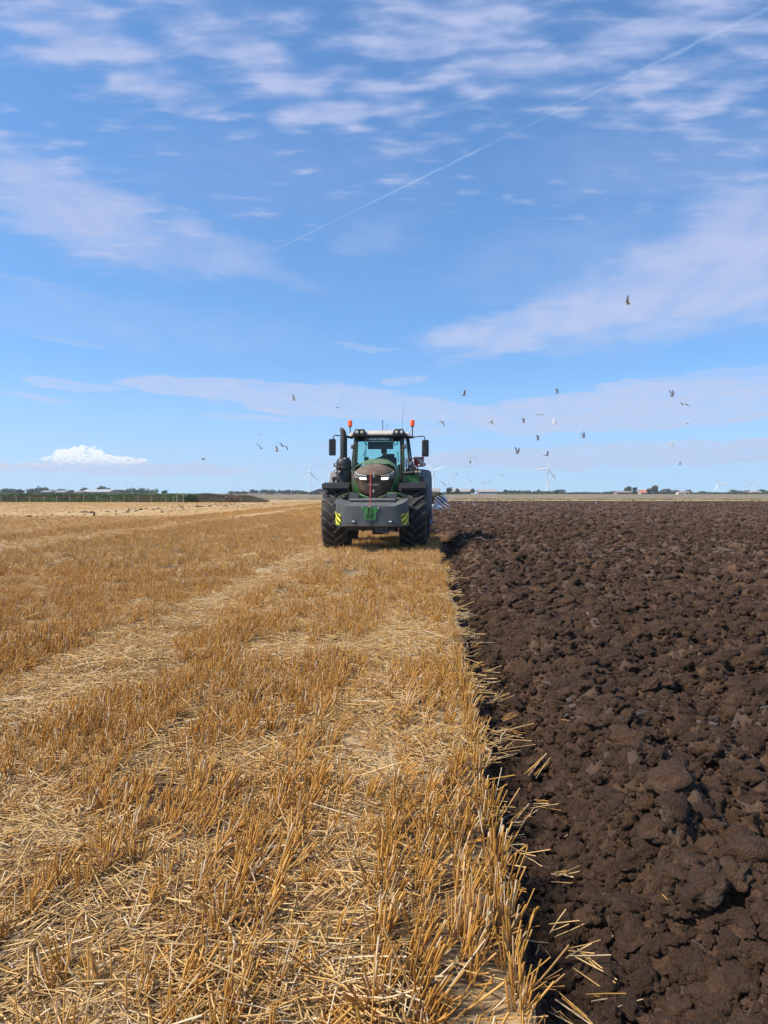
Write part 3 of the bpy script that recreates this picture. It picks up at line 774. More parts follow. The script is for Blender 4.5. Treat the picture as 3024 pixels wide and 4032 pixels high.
def wheel(x, y, R0, W, Rr, nl, side):
    """rim disc > tyre, hub; V shaped lugs pointing down at the front"""
    rim = MB()
    rim.lathe([(Rr, -W*.36), (Rr*1.03, -W*.38), (Rr*.96, -W*.30), (Rr*.9, -W*.05), (Rr*.55, side*W*.10), (Rr*.30, side*W*.12), (Rr*.30, side*W*.16), (0.0001, side*W*.17)] if side > 0 else
              [(Rr, W*.36), (Rr*1.03, W*.38), (Rr*.96, W*.30), (Rr*.9, W*.05), (Rr*.55, side*W*.10), (Rr*.30, side*W*.12), (Rr*.30, side*W*.16), (0.0001, side*W*.17)], axis='X', n=40)
    w = rim.build('wheel', RIMM, tractor, loc=(x, y, R0))
    h = MB(); h.lathe([(.0001, -.10), (.17, -.10), (.20, -.02), (.20, .06), (.14, .14), (.0001, .16)] , axis='X', n=20)
    h.build('hub', DARKM, w)
    t = MB(); Rt = R0 - .05
    half = [(Rr*.98, .40), (Rr*1.05, .46), (Rr*1.35, .505), (Rt*.80, .505), (Rt*.90, .49), (Rt*.965, .455), (Rt*.99, .38), (Rt, .20), (Rt*1.002, 0)]
    prof = [(r, -k*W) for r, k in half] + [(r, k*W) for r, k in half[::-1][1:]]
    t.lathe(prof, axis='X', n=56)
    t.mat(1)
    def surf(k, a, lift):                                # k across -.5.. .5+, lift above casing
        k2 = abs(k)
        ks = [q[1] for q in half][::-1]; rs_ = [q[0] for q in half][::-1]
        r = float(np.interp(min(k2, .505), ks[:-2], rs_[:-2]))
        if k2 > .50: r = Rt*(.88 - (k2-.5)*2.0)
        rr = r + lift*(1 if k2 < .45 else .55); xx = math.copysign(min(k2, .50), k)*W + math.copysign(lift*.45 if k2 > .44 else 0, k)
        return Vector((xx, -rr*math.cos(a), rr*math.sin(a)))
    for sgn in (-1, 1):
        for i in range(nl):
            a0 = 2*math.pi*(i + (.5 if sgn > 0 else 0))/nl
            path = []
            for j in range(9):
                q = j/8.0; k = sgn*(-.03 + q*.575); a = a0 + (q**.85)*.46*(.85/R0)
                path.append((k, a))
            rings = []
            for j, (k, a) in enumerate(path):
                hw = (.040 - .010*(j/8.0))/R0*1.15
                lift = .052 if 0 < j < 8 else .03
                rings.append([surf(k, a-hw*1.25, -.012), surf(k, a-hw*.75, lift), surf(k, a+hw*.75, lift), surf(k, a+hw*1.25, -.012)])
            vs = [p for r in rings for p in r]; fs = []
            for j in range(8):
                for m_ in range(3): fs.append((j*4+m_, j*4+m_+1, (j+1)*4+m_+1, (j+1)*4+m_))
            fs += [(0,1,2,3), (32,33,34,35)]
            t.add(vs, fs)
    t.build('tyre', [RUBBER, LUG], w)
    return w
for s in (-1, 1):
    wheel(s*1.095, 0.0, .885, .765, .46, 19, s)
    wheel(s*1.19, 3.10, 1.09, .78, .55, 22, s)

# front fenders: curved black guards on brackets
for s in (-1, 1):
    rows = []
    for i in range(9):
        a = R(128 - i*14); r = 1.03
        rows.append([(s*(1.09+q*.385)+0, -r*math.cos(a-math.pi/2)*0 + r*math.cos(a), .885 + r*math.sin(a) - (.06 if abs(q) > .97 else 0)) for q in (-1,-.96,-.5,0,.5,.96,1)])
    m = MB().grid(rows); m.build('front_fender', BLACKP, tractor, thick=.02)
    # deep front lip
    MB().box((s*1.09, -.60, 1.80), (.77, .035, .17), rot=(R(-28),0,0)).build('fender_lip', plain('matt_black', (.008,.008,.009), .7), tractor, bevel=.012)
    MB().tube([(s*.70, -.30, 1.35), (s*.74, -.38, 1.72), (s*.80, -.38, 1.80)], .018, 6).build('fender_bracket', FENDER, tractor)

# chassis, front axle, linkage
m = MB()
m.box((0, .2, .95), (.52, 3.0, .55)).box((0, 2.9, .95), (.9, 1.2, .7)).tube([(-.75,0,.82),(.75,0,.82)], .13, 12).tube([(-.9,3.1,1.09),(.9,3.1,1.09)], .20, 12)
m.box((0,-.75,.86), (.44,.5,.36)).box((.12,-.95,.60), (.28,.30,.26)).box((-.45,-.4,.72), (.10,.9,.12)).box((.45,-.4,.72), (.10,.9,.12))
m.box((-.52,2.2,.62),(.10,.3,.45)).box((.52,2.2,.62),(.10,.3,.45))
m.build('chassis', DARKM, tractor, bevel=.015)
for s in (-1, 1):
    MB().box((s*.50, .05, .82), (.16,.40,.44)).tube([(s*.28,-.16,.80),(s*.62,-.16,.80)], .045, 10).build('axle_housing', DARKM, tractor, bevel=.02)
    MB().box((s*.60,2.3,1.15),(.42,1.0,.50)).build('side_housing', DARKM, tractor, bevel=.02)
for sx_, sz_ in ((.62,.62),(.62,.92),(-.62,.62),(-.62,.92)): MB().box((sx_, 1.9, sz_), (.30,.46,.055)).build('step', DARKM, tractor, bevel=.008)

# --- bonnet with dusty grille face
Z = [1.46, 1.53, 1.62, 1.75, 1.88, 2.00, 2.075, 2.085, 2.12, 2.20, 2.28, 2.36, 2.425, 2.455]
Wd = [.13, .27, .42, .475, .53, .575, .598, .602, .607, .595, .565, .51, .43, .34]
Yf = [-.62,-.64,-.66,-.67,-.675,-.675,-.68,-.755,-.775,-.74,-.67,-.55,-.38,-.22]
def face_pt(z, u, push=0.0):
    w = float(np.interp(z, Z, Wd)); y = float(np.interp(z, Z, Yf)); 
    dep = .30 if z < 2.08 else .46
    return Vector((u*w, y + dep*abs(u)**2.6 - push, z - (.0 if z < 2.08 else .05*abs(u)**2*((z-2.08)/.37))))
us_ = np.linspace(-1, 1, 25)
lower = MB().grid([[face_pt(z, u) for u in us_] for z in Z[:7]]); lower.build('grille', GRILLE_M, tractor)
# fine vertical ribs of the grille
m = MB()
for u in np.linspace(-.88, .88, 30):
    pts_ = [face_pt(z, u, .006) for z in (1.50+abs(u)*.22, 1.75, 1.90, 2.0, 2.06)]
    m.tube(pts_, .0035, 4)
m.build('grille_ribs', BROW_M, tractor, smooth=False)
brow = MB().grid([[face_pt(z, u) for u in us_] for z in ([2.075] + Z[7:])]); brow.build('bonnet_front', BROW_M, tractor)
m = MB()
for u in np.linspace(-.9, .9, 15): m.tube([face_pt(z, u, .003) for z in (2.10, 2.18, 2.28, 2.38)], .004, 4)
m.build('bonnet_creases', GRILLE_M, tractor, smooth=False)
rows = []
for y, k, zt, lo in ((-.28,1.0,2.455,1.55),(-.02,1.03,2.49,1.48),(.5,1.05,2.52,1.42),(1.1,1.05,2.55,1.40),(1.55,1.04,2.56,1.40)):
    prof = [(-.50,lo),(-.56,1.75),(-.605,1.95),(-.625,2.10),(-.60,2.24),(-.54,2.35),(-.42,2.43),(-.25,zt-.02),(0,zt)]
    prof = prof + [(-x, z) for x, z in prof[::-1][1:]]
    rows.append([(x*k, y, z + (zt-2.455)*(1 if z > 2.2 else 0)) for x, z in prof])
MB().grid(rows).build('bonnet', GREEN, tractor)
# green cheeks either side of the grille
for s in (-1, 1):
    rows = []
    for z in (1.44, 1.55, 1.66, 1.80, 1.95, 2.04, 2.10):
        g0 = face_pt(z, s*1.0); w2 = float(np.interp(z, [1.44,1.6,1.8,2.0,2.1], [.50,.555,.585,.615,.622]))
        rows.append([tuple(g0 + Vector((-s*.012, -.012, 0))), tuple((g0.x*.5+s*w2*.5, g0.y+.02, z)), (s*w2, max(g0.y, -.42)+.10, z), (s*(w2+.01), -.10, z)])
    MB().grid(rows).build('side_panel', GREEN, tractor, thick=.01)
    MB().tube([(s*.44,-.52,1.575),(s*.30,-.64,1.525),(s*.13,-.69,1.46)], .022, 6, flat=1.3).build('chin_trim', GREEN, tractor)
    MB().tube([(s*.40,-.52,1.52),(s*.26,-.62,1.475),(s*.10,-.66,1.43)], .014, 6).build('chin_trim', GREEN, tractor)
    # head lamps
    hz = MB(); out = [(.545,2.215),(.50,2.165),(.40,2.115),(.29,2.092),(.20,2.085),(.205,2.060),(.30,2.045),(.40,2.035),(.50,2.045),(.548,2.075)]
    vs = [face_pt(z, 0).xyz for x, z in out]
    vs = [Vector((s*x, face_pt(min(z, 2.07), min(1, x/.60)).y - .03 - (.06 if z > 2.08 else 0), z)) for x, z in out]
    hz.add(vs, [tuple(range(len(vs)))]); hl = hz.build('headlight', BLACKP, tractor, thick=.02, smooth=False)
    MB().tube(vs[:5], .008, 5).tube([vs[0], vs[-1]], .008, 5).tube([vs[-1], vs[-2], vs[-3]], .006, 5).build('light_guide', WHITE, hl)
    for x, z, r in ((.495,2.118,.030),(.432,2.088,.030)):
        MB().lathe([(.0001,-.022),(r*.6,-.018),(r,-.004),(r,.03)], c=(s*x, face_pt(2.07, x/.6).y-.062, z), axis='Y', n=16).build('lamp', LENS, hl)
    e = MB().box((0,0,0), (.205,.03,.062), rot=(0, s*R(-5), s*R(20))).build('led_bar', LED, hl, bevel=.024, seg=3, loc=(s*.305, face_pt(2.02,.5).y-.045, 2.012))
# nose emblem, lettering, strap catch
MB().add([(-.038,-.775,2.045),(.048,-.775,2.045),(.020,-.80,2.105),(.005,-.80,2.20),(-.008,-.80,2.105),(.005,-.76,2.06)], [(0,1,2,4),(2,3,4),(0,4,5),(1,5,2)]).build('nose_emblem', SILVER, tractor, smooth=False)
text_obj('FENDT', .075, plain('dusty_letters', (.26,.22,.18), .6), tractor, (0, -.693, 1.835), width=.33, bold=.003)
MB().box((-.005,-.70,1.655), (.035,.03,.075)).build('catch', plain('cream_catch', (.6,.5,.36)), tractor, bevel=.01)
MB().box((.01,-.675,1.55), (.06,.02,.17)).build('catch_plate', BLACKP, tractor)
MB().box((.01,-.25,2.47), (.025,.03,.035)).build('bonnet_badge', WHITE, tractor)

# --- front weight box with its marks
wb = MB()
plan = [(-.945,-.98),(-.945,-1.78),(-.90,-1.93),(-.78,-2.03),(-.60,-2.085),(-.3,-2.10),(0,-2.105),(.3,-2.10),(.62,-2.085),(.81,-2.03),(.93,-1.93),(.985,-1.78),(.985,-.98)]
def ztop(x, y): return 1.262 + np.interp(-y, [1.78, 1.93, 2.03, 2.085], [.185,.13,.06,.0])
n = len(plan)
bot0 = [(x*.985, y*.985 if y < -1.1 else y, .715) for x, y in plan]; bot1 = [(x, y, .745) for x, y in plan]; top = [(x, y, float(ztop(x, y))) for x, y in plan]
inn = [(x*.93, y*.97 if y < -1.1 else y, float(ztop(x, y))+.004) for x, y in plan]
tray = [(x*.78, max(y*.80, -1.66), 1.40 if y > -2.0 else 1.36) for x, y in plan]
vs = bot0 + bot1 + top + inn + tray; fs = []
for k in range(4):
    for i in range(n-1): fs.append((k*n+i, k*n+i+1, (k+1)*n+i+1, (k+1)*n+i))
fs.append(tuple(range(n))); fs.append(tuple(4*n+i for i in range(n)))
fs += [(0, n, 2*n, 3*n, 4*n), (n-1, 2*n-1, 3*n-1, 4*n-1, 5*n-1)] 
wb.add(vs, fs); wbox = wb.build('weight_box', GREYP, tractor)
MB().box((.02,-1.45,1.425), (1.25,.42,.05), rot=(R(6),0,0)).build('weight_tray', GREYP, wbox, bevel=.01)
for s in (-1, 1):
    MB().box((s*.52+.02,-1.22,1.49), (.27,.30,.20)).build('weight_block', GREYP, wbox, bevel=.012)
    MB().add([(s*.38+.02,-1.30,1.60),(s*.66+.02,-1.38,1.60),(s*.94+.02,-1.42,1.49),(s*.94+.02,-1.2,1.50),(s*.38+.02,-1.08,1.605)], [(0,1,2,3,4)]).build('cover_plate', GREEN, wbox, thick=.018)
    MB().box((s*.955+.02,-1.80,1.36), (.012,.03,.05)).build('reflector', WHITE, wbox)
    # recessed marker lamps
    lx = -.45 if s < 0 else .52
    MB().box((lx,-2.104,.862), (.135,.02,.062)).build('lamp_housing', BLACKPR, wbox, bevel=.008)
    MB().box((lx+.005,-2.118,.860), (.082,.012,.030)).build('marker_lamp', lens_mat('marker_white', (.85,.85,.82)), wbox, bevel=.005)
    # chevron board wrapped on the corner
    def side_pt(q, z, off=.006):
        P_ = [(-.952,-1.70),(-.947,-1.80),(-.90,-1.935),(-.785,-2.038)] if s < 0 else [(.992,-1.66),(.987,-1.80),(.93,-1.935),(.815,-2.038)]
        d = np.linspace(0, 1, 4); x = float(np.interp(q, d, [p_[0] for p_ in P_])); y = float(np.interp(q, d, [p_[1] for p_ in P_]))
        return (x + s*off*.6, y - off, z)
    m = MB()
    def zt(q): return 1.17 - .13*q
    N_ = 18
    zb = .775
    rows = [[side_pt(q, zb + (zt(q)-zb)*v) for q in np.linspace(0, 1, 7)] for v in (0, .5, 1)]
    m.mat(0).grid(rows)
    board = m.build('warning_board', YEL, wbox, smooth=False)
    m = MB()
    for c0 in np.arange(-.35, .75, .155):                # dark bars falling inwards
        rr0, rr1 = [], []
        for q in np.linspace(0, 1, 9):
            base = c0 + (1-q)*.34 + .80
            lo, hi = max(zb, base), min(zt(q), base+.062)
            rr0.append((q, lo)); rr1.append((q, hi))
        for a in range(8):
            q0, l0 = rr0[a]; q1, l1 = rr0[a+1]; h0, h1 = rr1[a][1], rr1[a+1][1]
            if h0 > l0+.002 and h1 > l1+.002: m.add([side_pt(q0,l0,.010), side_pt(q1,l1,.010), side_pt(q1,h1,.010), side_pt(q0,h0,.010)], [(0,1,2,3)])
    m.build('warning_bars', BLACKPR, board, smooth=False)
MB().box((.02,-2.11,.865), (.12,.03,.035)).box((.02,-2.10,.80), (.05,.04,.12)).build('tow_socket', DARKM, wbox, bevel=.006)
MB().box((.30,-1.9,.66), (.34,.26,.20)).box((-.02,-1.6,.66), (1.3,.5,.10)).build('hitch_plate', DARKM, wbox, bevel=.01)
# green farm sign bolted on the weight box
poly = [(-.235,1.235),(.235,1.235),(.225,1.20),(.160,1.09),(.150,1.05),(.148,.925),(.140,.91),(-.145,.91),(-.155,.925),(-.158,1.05),(-.168,1.09),(-.225,1.20)]
sg_ = MB().prism([(x, z) for x, z in poly], -2.128, -2.116).build('farm_sign', SIGNG, wbox, smooth=False)
b_ = MB()
b_.box((-.042,-2.131,1.135), (.030,.006,.145)).box((-.012,-2.131,1.200), (.085,.006,.022))
b_.tube([(.015,-2.131,1.198),(.040,-2.131,1.192),(.050,-2.131,1.165),(.035,-2.131,1.137),(.010,-2.131,1.135)], .014, 6, flat=.3)
b_.tube([(.015,-2.131,1.135),(.045,-2.131,1.125),(.052,-2.131,1.095),(.035,-2.131,1.070),(.006,-2.131,1.068)], .014, 6, flat=.3)
b_.build('emblem', BLACKPR, sg_)
text_obj('Burdle', .062, BLACKPR, sg_, (0,-2.130,1.025), width=.20, bold=.002)
text_obj('FARMS', .058, plain('dark_green_print', (.016,.075,.02), .5), sg_, (0,-2.130,.965), width=.20, bold=.001)
for x, z in ((-.215,1.225),(.215,1.225),(-.01,1.248)): MB().lathe([(.0001,-.012),(.014,-.008),(.016,.006)], c=(x,-2.128,z), axis='Y', n=10).build('bolt', WHITE, sg_)
# red marker rod rising from the sign in front of the bonnet
MB().tube([(-.012,-2.13,1.25),(-.004,-2.09,1.45),(.004,-2.02,1.75),(.0,-1.98,2.0),(.008,-1.95,2.20)], [.010,.011,.013,.017,.012], 8).build('marker_rod', REDP, tractor)

# --- cab
cab = MB()
def post(a, b, w, d): cab.tube([a, b], w, 4, flat=d)
cab_o = MB()
# floor pan, lower front and rear walls, dash sides
cab_o.box((0, 2.75, 1.72), (1.30, 1.9, .5)).box((0, 3.64, 2.22), (1.50, .06, .55)).box((-.70,2.3,2.05),(.10,.8,.5)).box((.66,1.86,2.05),(.16,.06,.9))
cab_o.box((-.70, 1.86, 2.1), (.12,.06,.9))
cabo = cab_o.build('cab_body', BLACKP, tractor, bevel=.02)
for s in (-1, 1):
    x0 = s*.755 - .01
    MB().tube([(x0, 1.78, 1.55), (x0, 1.80, 2.6), (s*.735-.01, 1.98, 3.38)], .050, 8).build('front_pillar', plain('dark_green_paint', (.018,.055,.018), .45, dust=DUST, damt=.2), tractor)
    MB().tube([(s*.695-.01, 1.76, 1.9), (s*.69-.01, 1.78, 2.6), (s*.67-.01, 1.96, 3.36)], .028, 6).build('window_seal', BLACKP, tractor)
    MB().tube([(s*.93, 3.55, 1.9), (s*.95, 3.60, 2.7), (s*.86, 3.52, 3.38)], .055, 8).build('rear_pillar', BLACKP, tractor)
    MB().tube([(s*.90, 2.7, 1.7), (s*.92, 2.72, 2.7), (s*.84, 2.72, 3.38)], .030, 6).build('door_pillar', BLACKP, tractor)
    MB().grid([[(s*.785, 1.84, 1.95), (s*.90, 2.7, 1.95), (s*.96, 3.55, 2.1)], [(s*.785, 1.86, 2.7), (s*.92, 2.7, 2.7), (s*.98, 3.57, 2.7)], [(s*.77, 2.02, 3.34), (s*.84, 2.7, 3.34), (s*.87, 3.50, 3.34)]]).build('side_window', GLASS_S, tractor)
    MB().box((s*.80,2.4,1.75), (.05,1.2,.42)).build('cab_sill', GREEN, tractor, bevel=.015)
MB().grid([[(-.70, 1.78, 2.05), (0, 1.70, 2.05), (.68, 1.78, 2.05)], [(-.70, 1.80, 2.6), (0, 1.72, 2.6), (.68, 1.80, 2.6)], [(-.68, 1.98, 3.36), (0, 1.92, 3.36), (.66, 1.98, 3.36)]]).build('windscreen', GLASS_F, tractor)
MB().grid([[(-.88, 3.60, 2.45), (.88, 3.60, 2.45)], [(-.84, 3.52, 3.36), (.84, 3.52, 3.36)]]).build('rear_window', glass_mat('rear_glass', (.70,.90,.90), .03), tractor)
# tinted strip with the farm name, sun blind
band = MB().grid([[(-.655, 1.955-.02, 3.215), (0, 1.87, 3.215), (.635, 1.955-.02, 3.215)], [(-.655, 1.985-.02, 3.345), (0, 1.90, 3.345), (.635, 1.985-.02, 3.345)]]).build('screen_banner', plain('banner_dark', (.03,.035,.035), .35), tractor, thick=.004)
text_obj('NORTHFIELD', .092, WHITE, band, (-.005, 1.862, 3.283), width=.63, bold=.0035, tilt=R(-12))
for s in (-1, 1):
    MB().tube([(s*.385-.005-.045,1.895,3.235),(s*.385-.035,1.888,3.285),(s*.385-.005,1.884,3.325),(s*.385+.035,1.890,3.280),(s*.385+.040,1.895,3.235)], .011, 5).build('ear_of_corn_mark', plain('pale_print', (.35,.38,.37)), band)
MB().box((.03, 2.06, 3.10), (.80,.015,.235)).build('sun_blind', plain('blind_cloth', (.035,.038,.042), .8), tractor)
# roof with lamp pods
rows = []
for t_, (y, zc) in enumerate(((1.78,3.42),(1.84,3.50),(2.05,3.565),(2.6,3.61),(3.2,3.60),(3.62,3.52),(3.72,3.42))):
    wx = .90 if 0 < t_ < 6 else .84
    rows.append([(q*wx+.01, y + .10*abs(q)**3*(1 if t_ < 3 else 0), 3.40 + (zc-3.40)*(1-abs(q)**4.5)) for q in np.linspace(-1, 1, 19)])
MB().grid(rows).build('roof', CREAM, tractor, thick=.03)
MB().box((.01, 2.72, 3.385), (1.74, 1.86, .05)).build('roof_liner', BLACKP, tractor, bevel=.015)
MB().box((-.01, 1.86, 3.375), (1.28,.10,.075)).build('roof_rim', BLACKP, tractor, bevel=.015)
for s in (-1, 1):
    c = s*.605 + .005
    pod = MB().prism([(c-.21-(.05 if s<0 else 0),3.365),(c+.21+(.05 if s>0 else 0),3.365),(c+.19+(.02 if s>0 else 0),3.45),(c+.14,3.59),(c-.14,3.59),(c-.19-(.02 if s<0 else 0),3.45)], 1.72, 1.98).build('light_pod', BLACKP, tractor, bevel=.02)
    for j, x in enumerate((c-.07+.01*s, c+.085+.01*s)):
        yel_ = (s < 0 and j == 1) or (s > 0 and j == 0)
        MB().lathe([(.0001,-.03),(.035,-.026),(.052,-.008),(.054,.03)], c=(x,1.715,3.49), axis='Y', n=16).build('work_lamp', LENSY if yel_ else LENS, pod)
    # corner cowl
    MB().box((s*.875+.01, 2.10, 3.44), (.15,.50,.14), taper=.72).build('roof_corner', CREAM, tractor, bevel=.03)
    # beacon on its stem
    bx = -.93 if s < 0 else 1.03
    zb_ = 3.41
    MB().tube([(bx,2.05,zb_-.06),(bx,2.05,zb_+.29)], .018, 8).tube([(bx,2.05,zb_+.27),(bx,2.05,zb_+.30)], .05, 12).box((bx-s*.05,2.05,zb_-.03),(.14,.05,.04)).build('beacon_stem', BLACKP, tractor)
    MB().lathe([(.066,zb_+.30),(.072,zb_+.36),(.070,zb_+.44),(.060,zb_+.475),(.030,zb_+.49),(.0001,zb_+.492)], c=(bx,2.05,0), n=20).build('beacon', BEACON, tractor)
    # mirror on its arm
    dz = 0 if s < 0 else -.04
    MB().tube([(s*.86,1.95,3.37),(s*1.08,1.80,3.385+dz),(s*1.36+.0,1.72,3.40+dz),(s*1.415,1.72,3.375+dz),(s*1.42,1.72,3.26+dz)], .017, 8).build('mirror_arm', BLACKP, tractor)
    MB().tube([(s*.84,1.98,3.32),(s*1.08,1.82,3.37+dz)], .026, 6).build('mirror_bracket', BLACKP, tractor)
    mir = MB().box((s*1.445-.01,1.74,3.03+dz), (.215,.09,.52)).build('mirror', BLACKP, tractor, bevel=.035, seg=3)
    # lamp on the pillar
    MB().box((s*.80-.01,1.70,3.04), (.11,.10,.125)).build('pillar_lamp', BLACKP, tractor, bevel=.015)
    MB().lathe([(.0001,-.01),(.042,-.008),(.046,.02)], c=(s*.80-.01,1.645,3.045), axis='Y', n=14).build('pillar_lens', plain('dim_lens', (.16,.15,.13), .3), tractor)
# aerials
MB().tube([(.085,2.3,3.55),(.085,2.3,3.92)], .012, 6).build('aerial', BLACKP, tractor)
MB().tube([(.20,2.4,3.55),(.225,2.4,3.83)], .006, 5).build('aerial', BLACKP, tractor)
MB().tube([(.68,2.6,3.5),(.70,2.6,3.95),(.76,2.6,4.55)], [.006,.004,.003], 5).build('aerial', BLACKP, tractor)
MB().tube([(-.80,2.1,3.53),(-.70,2.1,3.60),(-.60,2.1,3.60)], .008, 5).build('roof_rail', BLACKP, tractor)
# inside: seat, wheel, console, screens, wiper
seat = MB().box((.06,3.0,2.12), (.52,.50,.16)).build('seat', plain('seat_cloth', (.02,.02,.022), .9), tractor, bevel=.04, seg=3)
MB().box((.24,3.28,2.48), (.50,.14,.62), rot=(R(-8),0,0)).build('backrest', plain('seat_back_cloth', (.02,.02,.022), .9), seat, bevel=.05, seg=3)
MB().box((.27,3.32,2.80), (.30,.10,.20)).build('headrest', plain('headrest_cloth', (.02,.02,.022), .9), seat, bevel=.04, seg=3)
sw = [(.0 + .215*math.cos(t), 2.28 + .10*math.sin(t), 2.60 + .13*math.sin(t)) for t in np.linspace(0, 2*math.pi, 25)]
MB().tube(sw, .017, 6, cap=False).tube([(0,2.20,2.30),(0,2.28,2.60)], .04, 8).build('steering_wheel', BLACKP, tractor)
MB().box((0,2.05,2.42), (.62,.34,.24), taper=.75).box((-.38,2.2,2.38),(.5,.12,.18)).build('dashboard', BLACKP, tractor, bevel=.04, seg=3)
MB().tube([(-.46,2.5,2.35),(-.45,2.5,2.62)], .03, 8).box((-.45,2.5,2.70), (.15,.05,.12)).build('control_terminal', BLACKP, tractor, bevel=.02)
MB().tube([(-.39,1.90,3.25),(-.42,1.85,3.0),(-.47,1.78,2.78)], .010, 5).box((-.475,1.775,2.78),(.03,.02,.06)).build('wiper', BLACKP, tractor)
MB().tube([(-.55,3.3,2.55),(-.53,3.3,2.98),(-.50,3.3,3.0)], .014, 5).build('grab_handle', BLACKP, tractor)
MB().tube([(.55,3.3,2.62),(.52,3.3,2.98)], .014, 5).build('grab_handle', BLACKP, tractor)
MB().tube([(-.55,3.0,3.3),(-.52,3.0,3.2),(-.44,3.0,3.17),(-.40,3.0,3.3)], .016, 5).build('ceiling_handle', BLACKP, tractor)
MB().tube([(.40,3.0,3.3),(.44,3.0,3.16),(.52,3.0,3.2),(.53,3.0,3.3)], .016, 5).build('ceiling_handle', BLACKP, tractor)

# --- left of the picture: exhaust stack on the big black filter housing
ex = MB().lathe([(.105,2.62),(.108,2.64),(.108,3.32),(.100,3.34)], c=(-1.065,1.40,0), n=28).build('exhaust_stack', plain('perforated_black', (.012,.012,.013), .6, dust=(.05,.045,.04), dscale=60, damt=.5), tractor)
tip, nseg = [], 12
pts_ = [(-1.065,1.40,3.30),(-1.068,1.40,3.40),(-1.09,1.40,3.49),(-1.135,1.40,3.565),(-1.165,1.40,3.60)]
MB().tube(pts_, [.092,.092,.084,.060,.022], 16).build('exhaust_tip', plain('heat_browned_steel', (.085,.060,.042), .5, metal=.4, dust=(.03,.025,.022), damt=.6), ex)
MB().lathe([(.0001,2.70),(.12,2.69),(.20,2.64),(.235,2.56),(.238,2.36),(.225,2.33),(.225,2.28),(.238,2.26),(.232,1.72),(.20,1.60),(.0001,1.60)], c=(-1.06,1.40,0), n=30).build('filter_housing', BLACKP, tractor)
MB().lathe([(.242,2.33),(.250,2.35),(.250,2.40),(.242,2.42)], c=(-1.06,1.40,0), n=30).build('housing_clamp', DARKM, tractor)
MB().box((-1.02,1.165,2.655), (.06,.05,.025)).build('housing_catch', SILVER, tractor)
MB().lathe([(.0001,-.03),(.022,-.03),(.022,.0)], c=(-1.0,1.19,2.66), axis='Y', n=10).build('bolt_head', WHITE, tractor)
def round_lamp(x, y, z, r, mat, nm='side_lamp'):
    l_ = MB().lathe([(r*1.08,-.005),(r*1.12,.02),(r*1.0,.06),(r*.5,.09),(.0001,.09)], c=(x,y,z), axis='Y', n=16).build(nm, BLACKP, tractor)
    MB().lathe([(.0001,-.016),(r*.6,-.012),(r,.002)], c=(x,y,z), axis='Y', n=16).build('lens', mat, l_)
round_lamp(-1.265,1.10,2.25,.048,LENS); round_lamp(-1.165,1.10,2.245,.052,LENSO)
MB().box((-1.285,1.12,2.455), (.11,.07,.12)).build('side_lamp', BLACKP, tractor, bevel=.012)
MB().box((-1.275,1.08,2.455), (.055,.012,.095), rot=(0,R(-12),0)).build('lens', LENS, tractor, bevel=.01)
MB().tube([(-1.33,1.2,2.10),(-1.33,1.2,1.78)], .02, 6).box((-1.33,1.18,2.04), (.13,.06,.10)).box((-1.345,1.18,1.95),(.06,.05,.14)).build('mud_flap_bracket', DARKM, tractor)
# --- right of the picture: tank, pipes, lamps
MB().box((1.04,1.75,1.98), (.44,.9,.52)).build('fuel_tank', GREEN, tractor, bevel=.05, seg=3)
MB().tube([(.78,1.35,2.20),(1.02,1.30,2.22),(1.17,1.30,2.24)], .055, 10).build('intake_pipe', DARKM, tractor)
MB().tube([(.84,1.9,2.0),(.86,1.9,2.60),(.90,1.9,2.68),(1.30,1.9,2.68)], .020, 6).tube([(.88,1.85,2.2),(.94,1.85,2.5),(.93,1.85,2.66)], .03, 6).tube([(1.00,1.9,2.68),(1.00,1.9,2.3)], .016, 6).build('handrail', DARKM, tractor)
m = MB().box((1.00,1.55,2.47), (.14,.14,.20)).box((1.08,1.5,2.38), (.16,.16,.20)).box((.98,1.6,2.60),(.10,.10,.16)).tube([(1.0,1.5,2.33),(1.1,1.45,2.31),(1.22,1.45,2.33)], .03, 8)
m.build('valve_block', DARKM, tractor, bevel=.012)
for fx_, fy_, fz_ in ((1.0,1.47,2.545),(.965,1.47,2.50),(1.12,1.41,2.42)): MB().lathe([(.0001,-.02),(.02,-.02),(.02,.03)], c=(fx_,fy_,fz_), axis='Y', n=8).build('fitting', SILVER, tractor)
round_lamp(1.165,1.24,2.245,.054,LENSO); round_lamp(1.265,1.24,2.245,.045,LENS); round_lamp(1.255,1.36,2.45,.050,plain('frosted_lens', (.40,.38,.36), .3))
MB().tube([(1.30,1.35,2.12),(1.33,1.35,1.96)], .018, 6).box((1.335,1.32,2.03), (.13,.06,.12)).box((1.355,1.32,1.95), (.07,.05,.06)).build('mud_flap_bracket', DARKM, tractor)
